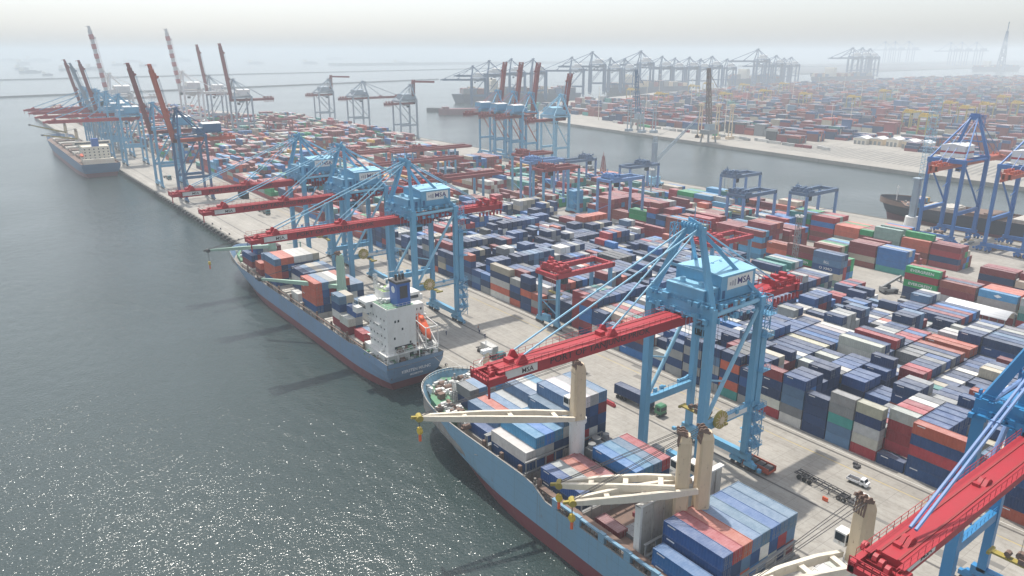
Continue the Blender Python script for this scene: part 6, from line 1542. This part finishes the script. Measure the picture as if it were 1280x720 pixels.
# slewing grab cranes on the far quay
for i, (px, pb, pt_) in enumerate(((797, 162, 85), (885, 178, 83))):
    x, y = ground(px, pb); d_ = math.hypot(x, y); h = 90-(pt_-65)/FPX*d_
    r = empty('jib_crane', (x, y, 0), 0, ('thin dark latticed jib crane on the far quay, left of the two' if i == 0 else 'thin brown latticed jib crane on the far quay, right of the two'), 'jib crane', 'latticed jib cranes on the far quay')
    b = MB(); b.box(-7, 7, -6, 6, 9, 13); 
    for a in (-6, 6):
        for v in (-5, 5): b.beam((a, v, 0), (a*0.8, v*0.8, 9), 1.2, 1.2)
    b.build('portal', M['steel'], r)
    b = MB(); b.lattice((0, 0, 13), (-3, 4, h), 4.2, 10, 0.5, 0, 2.2); b.beam((-3, 4, h-2), (5, -2, h*0.75), 0.5, 0.5); b.build('jib', M['crane_navy'] if i == 0 else M['deck_brown'], r)
    b = MB(); b.box(-3.5, 5, -3.5, 3.5, 13, 19); b.build('cab_house', M['crane_grey'], r)
# travelling cranes at the water edge of the far quay (thin tall legs)
for i, (px, py) in enumerate(((786, 168), (802, 170), (817, 170), (874, 176), (895, 178), (912, 178))):
    x, y = ground(px, py-4); b = MB()
    for a in (-3, 3): b.beam((a, 0, 0), (a*0.6, 0, 34), 0.9, 0.9)
    for z in (8, 18, 28): b.beam((-2.8, 0, z), (2.8, 0, z), 0.5, 0.5)
    b.cbox(0, 0, 35.5, 5, 4, 3); b.cbox(0, 0, 1.5, 9, 5, 3)
    o = b.build('quay_tower_crane', M['cream'] if i > 2 else M['crane_grey']); o.location = (x, y, 0)
    tag(o, 'slender %s tower crane at the far quay edge, %s from the left' % ('tan' if i > 2 else 'grey', nth(i+1)), 'tower crane', 'slender tower cranes at the far quay edge')
mast('blue lattice tower at the far quay right of the empty parking', *ground(1155, 222), 58, 5.5, True, 'crane_blue_light', None)
# anchored vessels out on the roads
asrc = None
AN = [(8, 74), (30, 78), (48, 74), (28, 84), (60, 91), (38, 88), (88, 85), (100, 86), (118, 84), (150, 79), (165, 75), (185, 80), (178, 68), (195, 70), (232, 74), (312, 69), (320, 77), (345, 69), (388, 77), (420, 72), (502, 77), (560, 69), (208, 66), (455, 67), (75, 70), (265, 70)]
for i, (px, py) in enumerate(AN):
    x, y = ground(px, py+2.5); d_ = math.hypot(x, y)
    if asrc is None:
        b = MB(); L = 90; vv = [(-L/2, -7, 0), (L*.35, -8, 0), (L/2, 0, 0), (L*.35, 8, 0), (-L/2, 7, 0), (-L/2-2, -8, 9), (L*.35, -9, 9), (L/2+6, 0, 11), (L*.35, 9, 9), (-L/2-2, 8, 9)]
        b.add(vv, [(5,6,7,8,9)]+[(k, (k+1) % 5, 5+(k+1) % 5, 5+k) for k in range(5)], 0); b.box(-L/2+2, -L/2+16, -7, 7, 9, 24, 1); b.box(-L*0.2, L*0.3, -5, 5, 9, 13, 0); b.cyl((L*.1, 0, 9), (L*.1, 0, 26), 0.8, n=6, m=0)
        asrc = b.build('anchored_ship', [M['hull_navy'], M['cream_light']]); o = asrc
    else: o = asrc.copy(); C.objects.link(o)
    o.location = (x, y, -3); rnd = random.Random(i); o.rotation_euler = (0, 0, R(-37+rnd.uniform(-40, 40))); s = min(3.0, max(0.6, d_/4500*rnd.uniform(.7, 1.2))); o.scale = (s, s, s)
    tag(o, 'faint ship anchored in the haze, %s from the left of the roadstead' % nth(sorted(range(len(AN)), key=lambda k: AN[k][0]).index(i)+1), 'ship', 'ships anchored off the port')
for (x, y, w) in ((1500, 1290, 60),):
    pass

r = empty('hopper_tower', (398, 178, 0), 0, 'grey column on a white round base beside the royal blue crane', 'hopper'); WORLDROOTS.add(r.name)
b = MB(); b.cyl((398, 178, 0), (398, 178, 7.5), 3.6, 3.2, 18, 0); b.build('round_base', M['white'], r)
b = MB(); b.prism([(396.6, 176.6), (399.4, 176.6), (399.4, 179.4), (396.6, 179.4)], 7.5, 27); b.cbox(398, 178, 27.4, 5, 4, 0.8); b.rail((395.6, 176, 27.8), (400.4, 176, 27.8)); b.build('column', M['crane_grey'], r)

bd = MB(); bd.cyl((0, 0, 0), (0, 0, 0.55), 0.3, 0.26, 10); bd.cyl((0, 0, 0.55), (0, 0, 0.8), 0.45, 0.4, 10); bd.box(-0.5, 0.5, -0.5, 0.5, 0, 0.08)
bo_ = bd.build('mooring_bollard', M['dark'])
for i in range(18):
    o = bo_ if i == 0 else bo_.copy()
    if i: C.objects.link(o)
    o.location = (107.0, 160+i*15.0, 0.0); tag(o, 'black iron mooring bollard on the quay edge, %s away from the near ship bow' % nth(i+1), 'bollard', 'mooring bollards')
for i, (p, q) in enumerate((((95.5, 150.5, 8.6), (107.0, 175, 0.7)), ((99.0, 147, 8.6), (107.0, 160, 0.7)), ((101.5, 173.5, 5.6), (107.0, 160, 0.7)), ((98.5, 325, 7.6), (107.0, 340, 0.7)))):
    b = MB(); P, Q = Vector(p), Vector(q); pr = P
    for k in range(1, 9):
        t = k/8; c = P.lerp(Q, t); c.z -= 2.0*math.sin(math.pi*t)*0.6; b.cyl(pr, c, 0.06, n=5); pr = c
    tag(b.build('mooring_line', M['cream_light']), ('longer bow mooring line of the near ship', 'shorter bow mooring line of the near ship', 'stern mooring line of the feeder ship', 'bow mooring line of the feeder ship')[i], 'rope')
